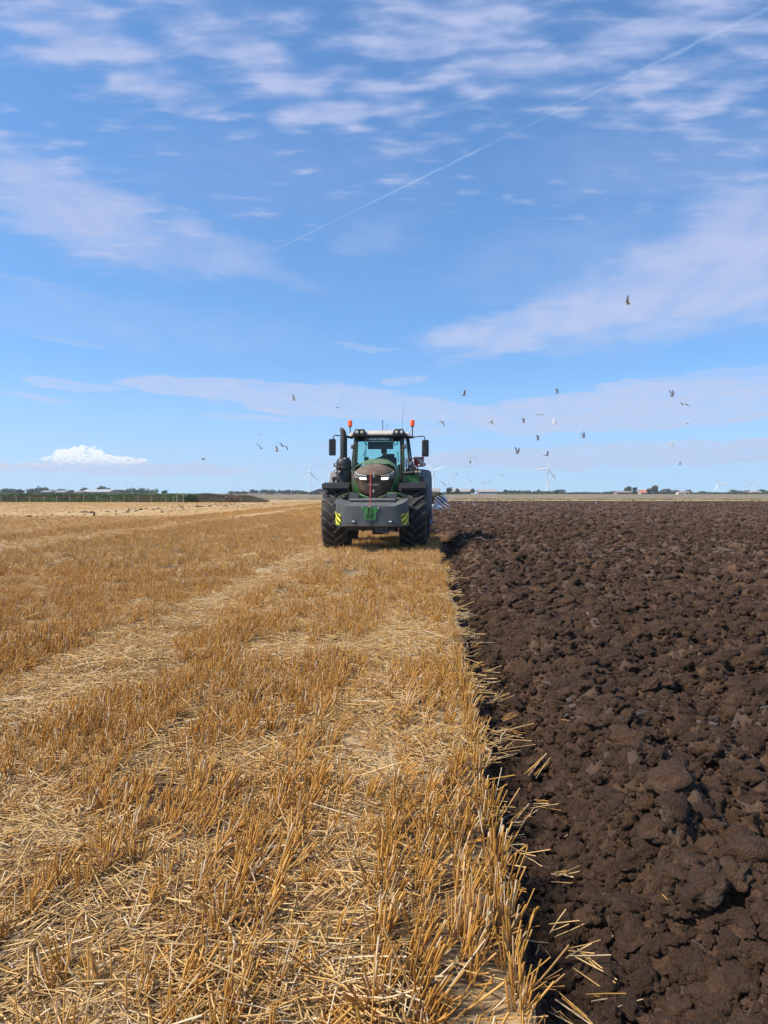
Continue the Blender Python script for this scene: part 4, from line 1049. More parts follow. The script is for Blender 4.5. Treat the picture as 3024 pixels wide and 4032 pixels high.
# --- rear mudguards and the wide load boards above them
for s in (-1, 1):
    rows = []
    for i in range(13):
        a = R(-8 + i*13.5); r = 1.30
        rows.append([(s*x, 3.10 - r*math.cos(a) , 1.10 + r*math.sin(a)*1.0 - dz) for x, dz in ((.80,0),(1.10,.0),(1.40,.02),(1.54,.045),(1.62,.11),(1.645,.26))])
    MB().grid(rows).build('rear_mudguard', FENDER, tractor, thick=.02)
for s in (-1, 1):
    X0, X1, Z0, Z1, yb = (1.06,1.39,2.46,2.785,3.0) if s > 0 else (-1.37,-1.04,2.46,2.785,3.0)
    bd = MB().prism([(X0,Z0),(X1,Z0),(X1,Z1),(X0,Z1)], yb, yb+.012).build('wide_load_board', RED, tractor, smooth=False)
    d = .235; y_ = yb-.002
    if s > 0: w_ = [(X0+.02,Z1),(X0+.19,Z1),(X1,Z0+.16),(X1,Z0)]
    else: w_ = [(X1-.02,Z1),(X1-.19,Z1),(X0,Z0+.16),(X0,Z0)]
    MB().prism(w_, y_-.002, y_).build('board_stripe', plain('dusty_white_stripe', (.60,.54,.47), .5, dust=(.4,.34,.27), damt=.5), bd, smooth=False)
    MB().box((X1+.03 if s > 0 else X0-.03, yb+.05, 2.54), (.05,.06,.10)).build('board_lamp', plain('lamp_grey', (.06,.065,.08), .4), tractor, bevel=.01)
    MB().tube([((X0+X1)/2,yb+.03,2.6),((X0+X1)/2-s*.1,yb+.1,2.2)], .02, 6).build('board_stay', DARKM, tractor)
# rear linkage to the plough
MB().box((-.42,4.2,.85), (.10,1.3,.12)).box((.42,4.2,.85), (.10,1.3,.12)).tube([(0,3.9,1.5),(0,4.9,1.35)], .05, 8).build('rear_linkage', DARKM, tractor, bevel=.01)

# ------------------------------------------------------------------ driver
person = empty('person', (TR_LOC[0]+.07, TR_LOC[1]+2.98, 2.20), R(12))
tag(person, 'driver in dark clothes and cap leaning forward over the steering wheel inside the cab', 'person')
def skin_body(name, verts, edges, radii, mat, parent, sub=2, root=0):
    me = bpy.data.meshes.new(name); me.from_pydata(verts, edges, []); me.materials.append(mat)
    o = bpy.data.objects.new(name, me); COL.objects.link(o); o.parent = parent
    sk_ = o.modifiers.new('s', 'SKIN'); sk_.use_smooth_shade = True
    if not me.skin_vertices: me.attributes.new
    lay = me.skin_vertices[0].data
    for i, r in enumerate(radii): lay[i].radius = (r, r) if not isinstance(r, tuple) else r
    lay[root].use_root = True
    ss_ = o.modifiers.new('d', 'SUBSURF'); ss_.levels = sub; ss_.render_levels = sub
    return o
CLOTH = plain('dark_workwear', (.028,.030,.036), .9, dust=(.06,.055,.05), damt=.3)
SKIN = plain('skin', (.42,.24,.17), .55)
V_ = [(0,0,.12),(0,-.04,.30),(.0,-.10,.46),(0,-.16,.55),(0,-.20,.62),            # pelvis, belly, chest, neck base, neck
      (.17,-.13,.51),(.25,-.26,.34),(.16,-.46,.30),(.10,-.56,.36),                 # right arm of the picture
      (-.17,-.13,.51),(-.26,-.26,.34),(-.18,-.46,.31),(-.12,-.57,.37),
      (.10,-.06,.10),(.13,-.45,.13),(.12,-.52,-.26),(.12,-.64,-.30),
      (-.10,-.06,.10),(-.13,-.45,.13),(-.12,-.52,-.26),(-.12,-.64,-.30)]
E_ = [(0,1),(1,2),(2,3),(3,4),(2,5),(5,6),(6,7),(7,8),(2,9),(9,10),(10,11),(11,12),(0,13),(13,14),(14,15),(15,16),(0,17),(17,18),(18,19),(19,20)]
R_ = [.15,.15,.165,.09,.06,.075,.055,.042,.03,.075,.055,.042,.03,.10,.08,.055,.045,.10,.08,.055,.045]
HAS_SKIN = True
me_ = bpy.data.meshes.new('body'); me_.from_pydata(V_, E_, []); me_.materials.append(CLOTH)
bo = bpy.data.objects.new('body', me_); COL.objects.link(bo); bo.parent = person
bpy.context.view_layer.objects.active = bo
skm = bo.modifiers.new('s', 'SKIN'); skm.use_smooth_shade = True
if not me_.skin_vertices:
    bpy.context.view_layer.update()
try:
    lay = me_.skin_vertices[0].data
except Exception:
    with bpy.context.temp_override(object=bo, active_object=bo): bpy.ops.mesh.customdata_skin_add()
    lay = me_.skin_vertices[0].data
for i, r in enumerate(R_): lay[i].radius = (r, r)
lay[0].use_root = True
sb = bo.modifiers.new('d', 'SUBSURF'); sb.levels = 1; sb.render_levels = 2
hd_ = MB().lathe([(.0001,-.13),(.045,-.125),(.070,-.09),(.082,-.04),(.090,.02),(.088,.07),(.070,.11),(.035,.132),(.0001,.137)], n=20)
hd_.add([(-.014,-.085,-.02),(.014,-.085,-.02),(0,-.112,-.035),(0,-.088,.025)], [(0,1,2),(0,2,3),(1,3,2)])
hd_.box((-.033,-.085,.012),(.018,.010,.008)).box((.033,-.085,.012),(.018,.010,.008)).box((0,-.082,-.062),(.04,.008,.006)).box((-.09,0,0),(.012,.03,.05)).box((.09,0,0),(.012,.03,.05))
head = hd_.build('head', SKIN, person); head.location = (-.015,-.25,.74); head.rotation_euler = (R(28),0,R(-20))
cap = MB().lathe([(.094,.03),(.098,.06),(.088,.105),(.05,.14),(.0001,.148)], n=20).box((0,-.13,.045),(.13,.12,.012)).build('cap', CLOTH, person); cap.location = head.location; cap.rotation_euler = head.rotation_euler
for s in (-1, 1):
    hm = MB(); base = Vector((s*.105,-.565,.365)); hm.tube([base+Vector((0,.02,0)), base+Vector((-s*.01,-.05,.005))], [.030,.038], 8, flat=.5)
    for k, L_ in enumerate((.052,.060,.057,.046)):
        x = -.027+.018*k; hm.tube([base+Vector((x,-.05,.005)), base+Vector((x,-.05-L_*.5,.0)), base+Vector((x,-.05-L_*.7,-.028)), base+Vector((x,-.04-L_*.4,-.045))], [.009,.009,.008,.007], 6)
    hm.tube([base+Vector((-s*.03,-.01,.0)), base+Vector((-s*.055,-.035,-.01)), base+Vector((-s*.05,-.06,-.025))], [.011,.010,.008], 6)
    hm.build('hand', SKIN, person)

# ------------------------------------------------------------------ reversible plough behind the tractor
plough = empty('plough', (0, 27.6, 0))
tag(plough, 'blue reversible plough with shining slatted steel mouldboards behind the right rear tyre', 'plough')
SOILED = plain('soil_caked_steel', (.030,.020,.015), .85, dust=(.09,.06,.045), damt=.6)
MB().tube([(-1.6,-.4,1.10),(.32,.1,1.22)], .10, 4).tube([(-1.4,-.6,1.1),(-1.9,5.2,1.05)], .11, 4).box((-1.44,-.75,1.1), (.9,.14,.8)).build('beam', SOILED, plough, bevel=.015)
MB().box((.10,.25,1.36), (.50,.28,.30)).tube([(.02,.2,1.30),(.45,.3,1.42)], .08, 6).tube([(.08,.15,1.2),(.12,.15,.95)], .03, 6).build('headstock', SOILED, plough, bevel=.03)
slats = [([(.56,1.53),(.66,1.44),(.72,1.36),(.84,1.295)], .052, .10), ([(.42,1.49),(.54,1.40),(.66,1.27),(.885,1.125)], .040, .0), ([(.35,1.42),(.46,1.33),(.58,1.20),(.845,1.02)], .042, -.05), ([(.32,1.325),(.42,1.22),(.52,1.11),(.68,1.0)], .046, -.1)]
def strip(pts, w, y0, bow=.16):
    rows = []; n_ = 13
    P_ = [Vector((x, 0, z)) for x, z in pts]
    seg = []
    for i in range(n_):
        t = i/(n_-1)*(len(P_)-1); k = min(int(t), len(P_)-2); f = t-k
        p = P_[k].lerp(P_[k+1], f); d = (P_[k+1]-P_[k]).normalized(); nrm_ = Vector((-d.z, 0, d.x))
        ww_ = w*math.sin(math.pi*min(.93, .12+.88*i/(n_-1)))**.5
        y = y0 + bow*math.sin(math.pi*i/(n_-1)*.8) 
        rows.append([tuple(p - nrm_*ww_ + Vector((0,y+.02,0))), tuple(p + Vector((0,y,0))), tuple(p + nrm_*ww_ + Vector((0,y+.03,0)))])
    return MB().grid(rows)
for P_, w_, y_ in slats:
    strip(P_, w_, y_).build('mouldboard_slat', SILVER, plough, thick=.012)
    strip([(x-.05, z+.075) for x, z in P_[:3]]+[(P_[3][0]-.10, P_[3][1]+.10)], w_*.9, y_+.16).build('slat_back', SOILED, plough, thick=.02)
MB().add([(.15,-.12,1.18),(.34,-.14,1.235),(.50,-.02,1.20),(.58,.05,1.13),(.50,-.04,1.05),(.40,-.10,1.04),(.22,-.15,1.09)], [(0,1,2,3,4,5,6)]).build('shin_plate', SILVER, plough, thick=.015, smooth=False)
MB().add([(.13,-.18,1.06),(.24,-.16,1.03),(.245,-.14,.985),(.13,-.16,1.01)], [(0,1,2,3)]).add([(.13,-.16,1.13),(.20,-.15,1.12),(.13,-.16,1.09)], [(0,1,2)]).build('share_point', plain('white_steel', (.75,.75,.76), .3, metal=.4), plough, thick=.02, smooth=False)
MB().grid([[(.15,.30,1.57),(.40,.34,1.575),(.57,.30,1.53)],[(.15,.26,1.42),(.40,.30,1.44),(.66,.28,1.42)],[(.15,.22,1.30),(.40,.26,1.30),(.66,.25,1.29)],[(.16,.20,1.19),(.34,.22,1.20),(.50,.22,1.20)]]).build('trash_board', SOILED, plough, thick=.03)
for x, z in ((.49,1.15),(.57,1.11),(.20,1.55),(.16,1.49),(.18,1.43)): MB().lathe([(.0001,-.03),(.02,-.025),(.024,.0)], c=(x,-.16 if x > .4 else .05,z), axis='Y', n=8).build('bolt', WHITE, plough)
MB().tube([(.20,.05,1.0),(.21,.05,.82)], .045, 8).build('leg', FENDER, plough)
MB().box((.19,.05,.64), (.145,.16,.29)).build('skimmer_housing', BLUEP, plough, bevel=.02)
MB().tube([(.19,.05,.50),(.18,.05,.18)], .03, 8).lathe([(.0001,-.012),(.26,-.004),(.27,0),(.26,.004),(.0001,.012)], c=(.18,.0,.12), axis='X', n=28).build('disc_coulter', SOILED, plough)
for k in range(1, 5):                                   # further bodies along the beam, in work and raised
    bx, by = .18-.50*k, 1.05*k
    for up in (0, 1):
        zs = (lambda z: z) if up else (lambda z: 1.28-z*.85)
        for P_, w_, y_ in slats[1:]:
            strip([(x-.30+bx-.1, zs(z)) for x, z in P_], w_, y_+by).build('mouldboard_slat', SOILED, plough, thick=.012)
    MB().tube([(bx,by-.1,1.25),(bx,by+.1,.2)], .05, 4).build('leg', BLUEP, plough)

MB().tube([(-.30,-1.15,.70),(-.27,-1.2,.45),(-.16,-1.3,.22),(-.10,-1.36,.05)], .007, 4).build('hanging_twine', LOOSE, tractor)

# ------------------------------------------------------------------ far side: fields, bank, fence
def leaf_mat(name, a, b_, sc=1.2):
    m, nt, b = new_mat(name); co = obj_coord(nt)
    oi = nt.nodes.new('ShaderNodeObjectInfo'); r = E(nt, oi.outputs['Random'])
    n = noise(nt, co, sc, 4, .6)
    setin(nt, b.inputs['Base Color'], mixc(nt, (n.smooth(.3,.7)*.8 + r*.2), a, b_)); b.inputs['Roughness'].default_value = .85; b.inputs['Specular IOR Level'].default_value = .2
    return m
LEAF = leaf_mat('leaves', (.025,.042,.016), (.070,.098,.034), .35)
LEAF2 = leaf_mat('dull_leaves', (.030,.042,.018), (.075,.085,.035), .35)
GRASS = leaf_mat('bank_grass_green', (.080,.125,.042), (.17,.22,.085), .5)
DRYG = leaf_mat('bank_grass_dry', (.12,.095,.045), (.24,.19,.10), .5)
BRAMB = leaf_mat('bramble_brown', (.13,.095,.065), (.27,.20,.14), .8)
BARK = plain('bark', (.07,.055,.04), .9)
# tan crop beyond the ploughed land, pale headland strip before it
m, nt, b = new_mat('tan_crop'); co = obj_coord(nt)
n1 = noise(nt, vscale(nt, co, (1, .25, 1)), .45, 5, .65); n2 = noise(nt, vscale(nt, co, (.05, .03, 1)), 1, 2, .5)
setin(nt, b.inputs['Base Color'], mixc(nt, n2.smooth(.4,.6)*.35, mixc(nt, n1.smooth(.35,.65), (.150,.110,.058), (.29,.22,.125)), (.17,.15,.075))); b.inputs['Roughness'].default_value = .9
V, Fc = [], []
ys_ = [176,190,215,250,300,380,520,760]; xs_ = np.linspace(-620, 900, 60)
rows = [[(x, y, .62 + .05*math.sin(x*.3+y) if y > 176 else .45) for x in xs_] for y in ys_]
rows.insert(0, [(x, 175.7, 0.0) for x in xs_])
o = MB().grid(rows).build('crop_field', m, smooth=True); tag(o, kind='structure')
m, nt, b = new_mat('pale_headland'); co = obj_coord(nt)
setin(nt, b.inputs['Base Color'], mixc(nt, noise(nt, vscale(nt, co, (.3,1,1)), 1.0, 4, .6).smooth(.35,.65), (.34,.25,.12), (.50,.39,.21))); b.inputs['Roughness'].default_value = .9
o = MB().grid([[(x, y, .02) for x in np.linspace(-300, 330, 20)] for y in (149.5, 163, 175.6)]).build('headland', m); tag(o, kind='structure')
# beet field behind the bank on the left
o = MB().grid([[(x, y, z) for x in np.linspace(-3.2*y, -.275*y, 24)] for y, z in ((141, 1.0), (200, 1.15), (400, 1.3), (560, 1.45), (562, .2))]).build('green_field', leaf_mat('green_crop', (.035,.070,.018), (.060,.105,.030), .3)); tag(o, kind='structure')

BY = 135.0
def bank_top(x): return float(np.interp(x, [-140, -60, -42, -36, -31.5, -29], [1.28, 1.26, 1.22, 1.10, .75, .10])) + .07*math.sin(x*.9) + .05*math.sin(x*2.3+1)
rows = []
for dy, k in ((-.4, 0), (.6,.16), (2.2,.55), (3.8,.92), (5.2,1.0), (7.5, .95)):
    rows.append([(x, BY+dy, bank_top(x)*k - .02) for x in np.linspace(-150, -28.6, 170)])
o = MB().grid(rows).build('grass_bank', GRASS); tag(o, kind='structure')
def blade_clump(n, h, w, mat):
    V_, F_ = [], []
    for k in range(n):
        x, y = random.uniform(-.5,.5), random.uniform(-.4,.4); a = random.uniform(0, 6.28); hh = h*random.uniform(.4, 1); lx, ly = random.gauss(0,.12), random.gauss(0,.12)
        q = len(V_); V_ += [(x-w*math.cos(a), y-w*math.sin(a), -.03), (x+w*math.cos(a), y+w*math.sin(a), -.03), (x+lx+w*.4*math.cos(a), y+ly, hh), (x+lx-w*.4*math.cos(a), y+ly, hh)]
        F_.append((q, q+1, q+2, q+3))
    return np_mesh('clump', np.array(V_), np.array(F_), [mat], False)
GC = [blade_clump(34, .26, .035, GRASS) for i in range(4)] + [blade_clump(34, .34, .028, DRYG) for i in range(4)] + [blade_clump(44, .40, .025, BRAMB) for i in range(4)]
n = 5200; x = RNG.uniform(-148, -29, n); t = RNG.random(n)
zt_ = np.array([bank_top(a) for a in x]); yy = BY - .4 + t*6.0
zz_ = zt_*np.interp(t*6.0-.4, [-.4,.6,2.2,3.8,5.2], [0,.16,.55,.92,1.0])
dry = fbm(x*.22, t*2.0, 401, 3)
band_ = np.exp(-((t-.38)/.2)**2)
pick = np.where(dry + band_*.30 + RNG.normal(0,.07,n) > .72, RNG.integers(4, 8, n), RNG.integers(0, 4, n))
pick = np.where((x > -41.5 + RNG.normal(0, 1.5, n)), np.where(RNG.random(n) < .62, RNG.integers(8, 12, n), RNG.integers(4, 8, n)), pick)
keep = ~((x > -44) & (x < -41.5) & (t > .5))
s = RNG.uniform(.7, 1.3, n)
scatter('bank_grass', GC, np.column_stack([x, yy, zz_])[keep], np.stack([np.zeros(n), np.zeros(n), RNG.uniform(0, 6.28, n)], -1)[keep], np.stack([s,s,s],-1)[keep], 'green and dry brown grass and brambles covering the long bank', pick[keep], cat='grass')
# fence of grey posts along the bank foot
fence = empty('fence', (0, BY-.9, 0)); tag(fence, 'long fence of grey wooden posts and wire along the foot of the grass bank', 'fence')
POST = plain('weathered_post', (.30,.275,.24), .85, dust=(.16,.14,.12), damt=.5)
post0 = None
fx = []
for zx, ht in ((10,1.12),(108,1.0),(195,1.1),(283,1.12),(370,1.1),(457,1.15),(546,1.12),(633,1.05),(722,1.14),(811,1.12),(902,1.18),(990,1.1),(1080,1.12),(1133,1.18),(1155,1.75),(1200,1.72)):
    p = at(zx/1.659, 1970, BY-.9); fx.append(p.x)
    k = 1.35 if ht > 1.5 else .95
    if post0 is None: post0 = MB().box((0,0,.5), (.10,.09,1.0), taper=.92).mesh('post', POST)
    o = bpy.data.objects.new('post', post0); COL.objects.link(o); o.parent = fence; o.location = (p.x, 0, .02); o.scale = (k, k, ht); o.rotation_euler = (R(random.gauss(0,2)), R(random.gauss(0,2.5)), 0)
for z in (.45, .75, 1.02):
    MB().tube([(a, -.05, z + .02*math.sin(a)) for a in fx[:14]], .006, 4).build('wire', DARKM, fence)

# ------------------------------------------------------------------ trees
def crown_cloud(lobes, n, leaf, mat, flat=.9):
    """many small leaf clumps spread through lobes (centre, radii)"""
    V_, F_ = [], []
    tot = sum(l[1][0]*l[1][2] for l in lobes)
    for c, rad in lobes:
        for k in range(max(8, int(n*rad[0]*rad[2]/tot))):
            d = Vector((random.gauss(0,1), random.gauss(0,1), random.gauss(0,1))).normalized()*(random.random()**.4)
            p = Vector((c[0]+d.x*rad[0], c[1]+d.y*rad[1], c[2]+d.z*rad[2]))
            a = Vector((random.gauss(0,1), random.gauss(0,1), random.gauss(0,1))).normalized(); b = a.orthogonal().normalized(); s_ = leaf*random.uniform(.5, 1.2)
            q = len(V_); V_ += [tuple(p-a*s_), tuple(p+b*s_*.7), tuple(p+a*s_), tuple(p-b*s_*.8)]; F_.append((q,q+1,q+2,q+3))
    return np_mesh('crown', np.array(V_), np.array(F_), [mat], False)
def lobes_for(w, h, k=6):
    out = [((0,0,h*.58), (w*.36, w*.36, h*.30))]
    for i in range(k):
        a = random.uniform(0, 6.28); r = w*random.uniform(.14,.30)
        out.append(((math.cos(a)*r, math.sin(a)*r, h*random.uniform(.35,.80)), (w*random.uniform(.14,.26),)*2 + (h*random.uniform(.12,.24),)))
    return out
def tree(px, py_top, wpx, Y, label, name='tree', mat=None, group='trees along the far horizon', cat='tree', n=420):
    top = at(px, py_top, Y); h = top.z*1.16; w = wpx/FPX*Y*1.1
    t = empty(name, (top.x, Y, 0), random.uniform(0, 6.28)); tag(t, label, cat, group)
    MB().tube([(0,0,-.3),(w*.01,0,h*.3),(w*.02,.0,h*.55)], [h*.035,h*.025,h*.012], 7).tube([(0,0,h*.25),(w*.2,0,h*.5)], [h*.015,h*.006], 5).tube([(0,0,h*.22),(-w*.18,w*.05,h*.48)], [h*.015,h*.006], 5).build('trunk', BARK, t)
    o = bpy.data.objects.new('crown', crown_cloud(lobes_for(w, h), n, h*.075, mat or LEAF)); COL.objects.link(o); o.parent = t
    return t
TL = [ # px, top, width px, Y, label
 (30,1924,46,760,'low rounded tree at the far left end of the horizon'),
 (78,1928,50,780,'broad low tree left of the two small shed roofs'),
 (122,1929,44,780,'low tree just left of the leftmost small shed'),
 (168,1919,52,790,'tall dark tree rising right behind the leftmost small shed'),
 (245,1926,44,800,'dark tree behind the second small shed roof'),
 (332,1919,42,830,'rounded tree showing over the left end of the long pale barn'),
 (398,1918,46,830,'tall rounded tree behind the right part of the long pale barn'),
 (428,1920,24,820,'narrow tree just right of the long pale barn'),
 (470,1929,40,820,'low bushy tree right of the long pale barn'),
 (502,1928,26,820,'small round tree between the long barn and the green bank end'),
 (535,1931,26,820,'short bush like tree standing in the gap left of the pair'),
 (556,1929,20,820,'small pointed tree of the close pair on the left horizon'),
 (600,1938,34,760,'very low bush at the end of the left tree line'),
 (646,1932,28,560,'lone round bush showing over the green bank'),
 (1000,1929,40,900,'rounded tree over the left end of the white farm shed'),
 (1066,1932,34,880,'dark tree right beside the white farm shed'),
 (1130,1934,40,900,'low tree between the white shed and the left wind turbine'),
 (1769,1920,26,640,'round dark tree in front of the pale barns beside the tractor'),
 (1800,1925,18,640,'small dark tree in front of the grey barn roof'),
 (1862,1925,28,640,'dark rounded tree between the two long grey barns'),
 (1992,1929,22,900,'first rounded tree right of the grey barns'),
 (2013,1931,14,900,'slim tree close beside the first one right of the barns'),
 (2085,1930,16,1000,'small tree left of the middle wind turbine'),
 (2120,1928,16,1000,'slim tree just left of the middle wind turbine tower'),
 (2190,1930,22,700,'dark squarish tree just right of the middle wind turbine'),
 (2210,1926,52,1100,'broad wooded hump behind the dark squarish tree'),
 (2412,1934,40,900,'low broad tree left of the brown barn'),
 (2472,1917,34,900,'round crowned tree above the brown barn'),
 (2500,1920,24,900,'medium tree right of the one above the brown barn'),
 (2560,1922,34,900,'leafy tree right of the orange roofed house'),
 (2580,1913,30,880,'tallest tree of the right horizon beside the orange roofed house'),
 (2622,1925,60,880,'wide dark tree right of the tallest tree'),
 (2660,1930,40,880,'low dark tree left of the small white house'),
 (2712,1929,34,950,'tree behind the small white house'),
 (2765,1933,40,950,'low tree right of the small white house'),
 (2892,1929,40,1000,'low rounded tree between the two rightmost turbines'),
 (2945,1931,30,1000,'small tree under the rightmost wind turbine'),
 (3005,1928,40,1000,'dark tree at the right edge of the horizon')]
for px, py, w, Y, lb in TL: tree(px, py, w, Y, lb, mat=LEAF if random.random() < .6 else LEAF2)
# continuous hedges and woods behind them, one mass each side
def hedge_mass(name, px0, px1, Y, htpx, label, mat, step=9):
    V_, L_ = [], []
    px = px0
    while px < px1:
        hp = htpx*random.uniform(.62, 1.0)*(.8+.35*math.sin(px*.013)+.15*math.sin(px*.05)); p = at(px, 1942-hp, Y); k = Y/FPX
        L_.append(((p.x, Y+random.uniform(-12,12), p.z*.5), (step*k*random.uniform(.8,1.5), 8, p.z*.55)))
        px += step*random.uniform(.6,1.2)
    me = crown_cloud(L_, len(L_)*70, k*3.0, mat); me.name = name
    o = bpy.data.objects.new(name, me); COL.objects.link(o); tag(o, label, 'trees', kind='stuff')
hedge_mass('left_tree_line', -120, 620, 860, 19, 'dark tree line along the horizon behind the left barns', LEAF)
hedge_mass('middle_tree_line', 905, 1300, 950, 13, 'low wooded line along the horizon left of the tractor', LEAF2)
hedge_mass('barn_hedge', 1690, 1830, 650, 9, 'dark hedge in front of the barns right of the tractor', LEAF, 6)
hedge_mass('right_tree_line', 1950, 3180, 1050, 10, 'low hazy tree line along the right horizon', LEAF2)
hedge_mass('right_hedge', 1960, 3180, 900, 4.5, 'dark low hedge at the far edge of the tan field', LEAF, 8)

# brown bush beside the end of the bank, dark bush by the tall posts
def bush(name, px, py, w, Y, label, mat):
    top = at(px, py, Y); h = top.z; ww = w/FPX*Y
    t = empty(name, (top.x, Y, 0)); tag(t, label, 'bush')
    MB().tube([(0,0,0),(ww*.08,0,h*.6)], [.05,.02], 5).tube([(0,0,0),(-ww*.1,0,h*.6)], [.05,.02], 5).tube([(0,0,0),(ww*.2,.1,h*.5)], [.04,.015], 5).build('stem', BARK, t)
    o = bpy.data.objects.new('foliage', crown_cloud([((0,0,h*.55),(ww*.45,.9,h*.42)),((ww*.25,0,h*.4),(ww*.3,.8,h*.35)),((-ww*.25,0,h*.45),(ww*.3,.8,h*.4))], 700, .12, mat)); COL.objects.link(o); o.parent = t
bush('bramble_bush', 918, 1947, 84, 133, 'brown leafless bramble bush at the right end of the bank', BRAMB)
bush('dark_bush', 750, 1944, 52, 134.3, 'dark green bush beside the two tall fence posts', LEAF)

# ------------------------------------------------------------------ farm buildings
def barn(px0, px1, py_eave, py_ridge, Y, label, wallc, roofc, name='barn', depth=18, gable=False, feats=(), group=None, cat='barn'):
    a, b_ = at(px0, py_eave, Y), at(px1, py_eave, Y); L_ = b_.x-a.x; ze = max(1.6, a.z); zr = at(px0, py_ridge, Y+depth/2).z
    t = empty(name, ((a.x+b_.x)/2, Y, 0)); tag(t, label, cat, group)
    wm = plain('wall_%s' % name, wallc, .8); rm = plain('roof_%s' % name, roofc, .7)
    hx = L_/2
    if not gable:
        MB().prism_z([(-hx,0),(hx,0),(hx,depth),(-hx,depth)], -.2, ze).build('wall', wm, t, smooth=False)
        for s_ in (-1, 1): MB().add([(s_*hx*.998,0,ze),(s_*hx*.998,depth,ze),(s_*hx*.998,depth/2,zr-.1)], [(0,1,2)]).build('gable', wm, t, smooth=False)
        ro = MB().add([(-hx-.6,-.6,ze-.05),(hx+.6,-.6,ze-.05),(hx+.6,depth/2,zr),(-hx-.6,depth/2,zr),(-hx-.6,depth+.6,ze-.05),(hx+.6,depth+.6,ze-.05)], [(0,1,2,3),(3,2,5,4)]).build('roof', rm, t, thick=.15, smooth=False)
    else:
        MB().prism([(-hx,-.2),(hx,-.2),(hx,ze),(0,zr-.1),(-hx,ze)], 0, depth*2).build('wall', wm, t, smooth=False)
        ro = MB().add([(-hx-.5,-.5,ze-.1),(0,-.5,zr),(hx+.5,-.5,ze-.1),(-hx-.5,depth*2,ze-.1),(0,depth*2,zr),(hx+.5,depth*2,ze-.1)], [(0,1,4,3),(1,2,5,4)]).build('roof', rm, t, thick=.15, smooth=False)
    nb = max(3, int(L_/6))
    for i in range(1, nb):                              # roof sheet joints
        x = -hx + L_*i/nb
        if not gable: MB().tube([(x,-.5,ze+.02),(x,depth/2,zr+.08)], .10, 4).build('roof_rib', rm, ro)
    for f in feats:
        x0, x1, z0, z1, c, nm = f
        MB().box((-hx+L_*(x0+x1)/2, -.08, ze*(z0+z1)/2), (L_*(x1-x0), .14, ze*(z1-z0))).build(nm, plain(nm, c, .7), t)
    return t
DK = (.03,.035,.04)
barn(160,196,1937,1931,700,'leftmost small shed with pale roof on the left horizon',(.16,.14,.12),(.32,.31,.32), feats=((.1,.4,0,.8,DK,'doorway'),(.6,.9,0,.8,DK,'doorway')))
barn(215,252,1938,1931,700,'second small shed with pale roof left of the long barn',(.15,.14,.13),(.33,.31,.30), feats=((.2,.5,0,.8,DK,'doorway'),))
barn(320,428,1936,1927,690,'long cream barn with wide white roof on the left horizon',(.36,.31,.24),(.46,.44,.43), depth=26, feats=((.04,.20,.0,.75,(.30,.22,.14),'door'),(.30,.33,.1,.8,DK,'window'),(.55,.58,.1,.8,DK,'window'),(.8,.83,.1,.8,DK,'window')))
barn(294,321,1938,1934,680,'small brown lean-to at the left end of the long cream barn',(.24,.17,.12),(.30,.24,.20), depth=10, feats=((.2,.6,0,.8,DK,'doorway'),))
barn(983,1042,1947,1942,600,'long low white shed left of the tractor',(.62,.60,.56),(.60,.58,.55), depth=12, feats=((.2,.24,.1,.7,DK,'window'),(.5,.54,.1,.7,DK,'window')))
barn(1042,1062,1946,1942,620,'pinkish brick shed joined to the long white shed',(.34,.22,.17),(.36,.25,.20), depth=12, feats=((.3,.6,0,.7,DK,'doorway'),))
barn(1083,1105,1947,1943,620,'tiny white shed right of the dark tree',(.62,.60,.58),(.55,.54,.53), depth=10, feats=((.3,.5,0,.7,DK,'doorway'),))
barn(1128,1150,1947,1943,620,'tiny pink shed nearest the left wind turbine',(.36,.23,.18),(.38,.22,.17), depth=10, feats=((.3,.5,0,.7,DK,'doorway'),))
barn(1218,1300,1938,1924,520,'large grey gabled barn partly hidden by the left front tyre',(.16,.165,.155),(.40,.36,.34), depth=16, gable=True, feats=((.3,.5,0,.9,DK,'doorway'),))
barn(1690,1732,1935,1923,690,'pinkish roofed barn directly right of the tractor',(.30,.25,.22),(.34,.27,.25), depth=20, feats=((.2,.3,0,.7,DK,'doorway'),(.6,.7,0,.7,DK,'doorway')))
barn(1778,1856,1935,1924,700,'long grey roofed barn with a dark doorway behind the small trees',(.18,.18,.16),(.38,.33,.31), depth=24, feats=((.80,.95,0,.9,(.03,.05,.09),'doorway'),(.1,.14,.1,.8,DK,'window'),(.4,.44,.1,.8,DK,'window')))
barn(1886,1957,1936,1926,660,'grey roofed barn with pale lower wall nearest the plough gulls',(.20,.20,.18),(.38,.34,.32), depth=22, feats=((.02,.98,.0,.42,(.50,.48,.45),'lower_wall'),(.3,.33,.45,.95,DK,'window'),(.6,.63,.45,.95,DK,'window')))
barn(2430,2486,1939,1933,760,'brown barn under the round crowned tree',(.28,.20,.15),(.26,.19,.16), depth=16, feats=((.1,.4,.0,.8,(.10,.08,.06),'doorway'),(.6,.8,0,.8,(.10,.08,.06),'doorway')))
barn(2524,2546,1940,1929,800,'small house with an orange tiled roof between trees',(.40,.33,.27),(.50,.17,.09), name='house', depth=12, cat='house', feats=((.2,.35,.3,.7,DK,'window'),(.65,.8,.3,.7,DK,'window')))
barn(2672,2694,1941,1935,740,'small white house on the right horizon',(.66,.64,.58),(.32,.22,.18), name='house', depth=9, cat='house', feats=((.15,.3,.3,.7,DK,'window'),(.45,.55,0,.7,DK,'door'),(.7,.85,.3,.7,DK,'window')))
barn(2698,2716,1938,1934,800,'low brown roofed farmhouse just behind the small white house',(.42,.34,.28),(.34,.20,.16), name='house', depth=10, cat='house', feats=((.3,.5,.3,.7,DK,'window'),))
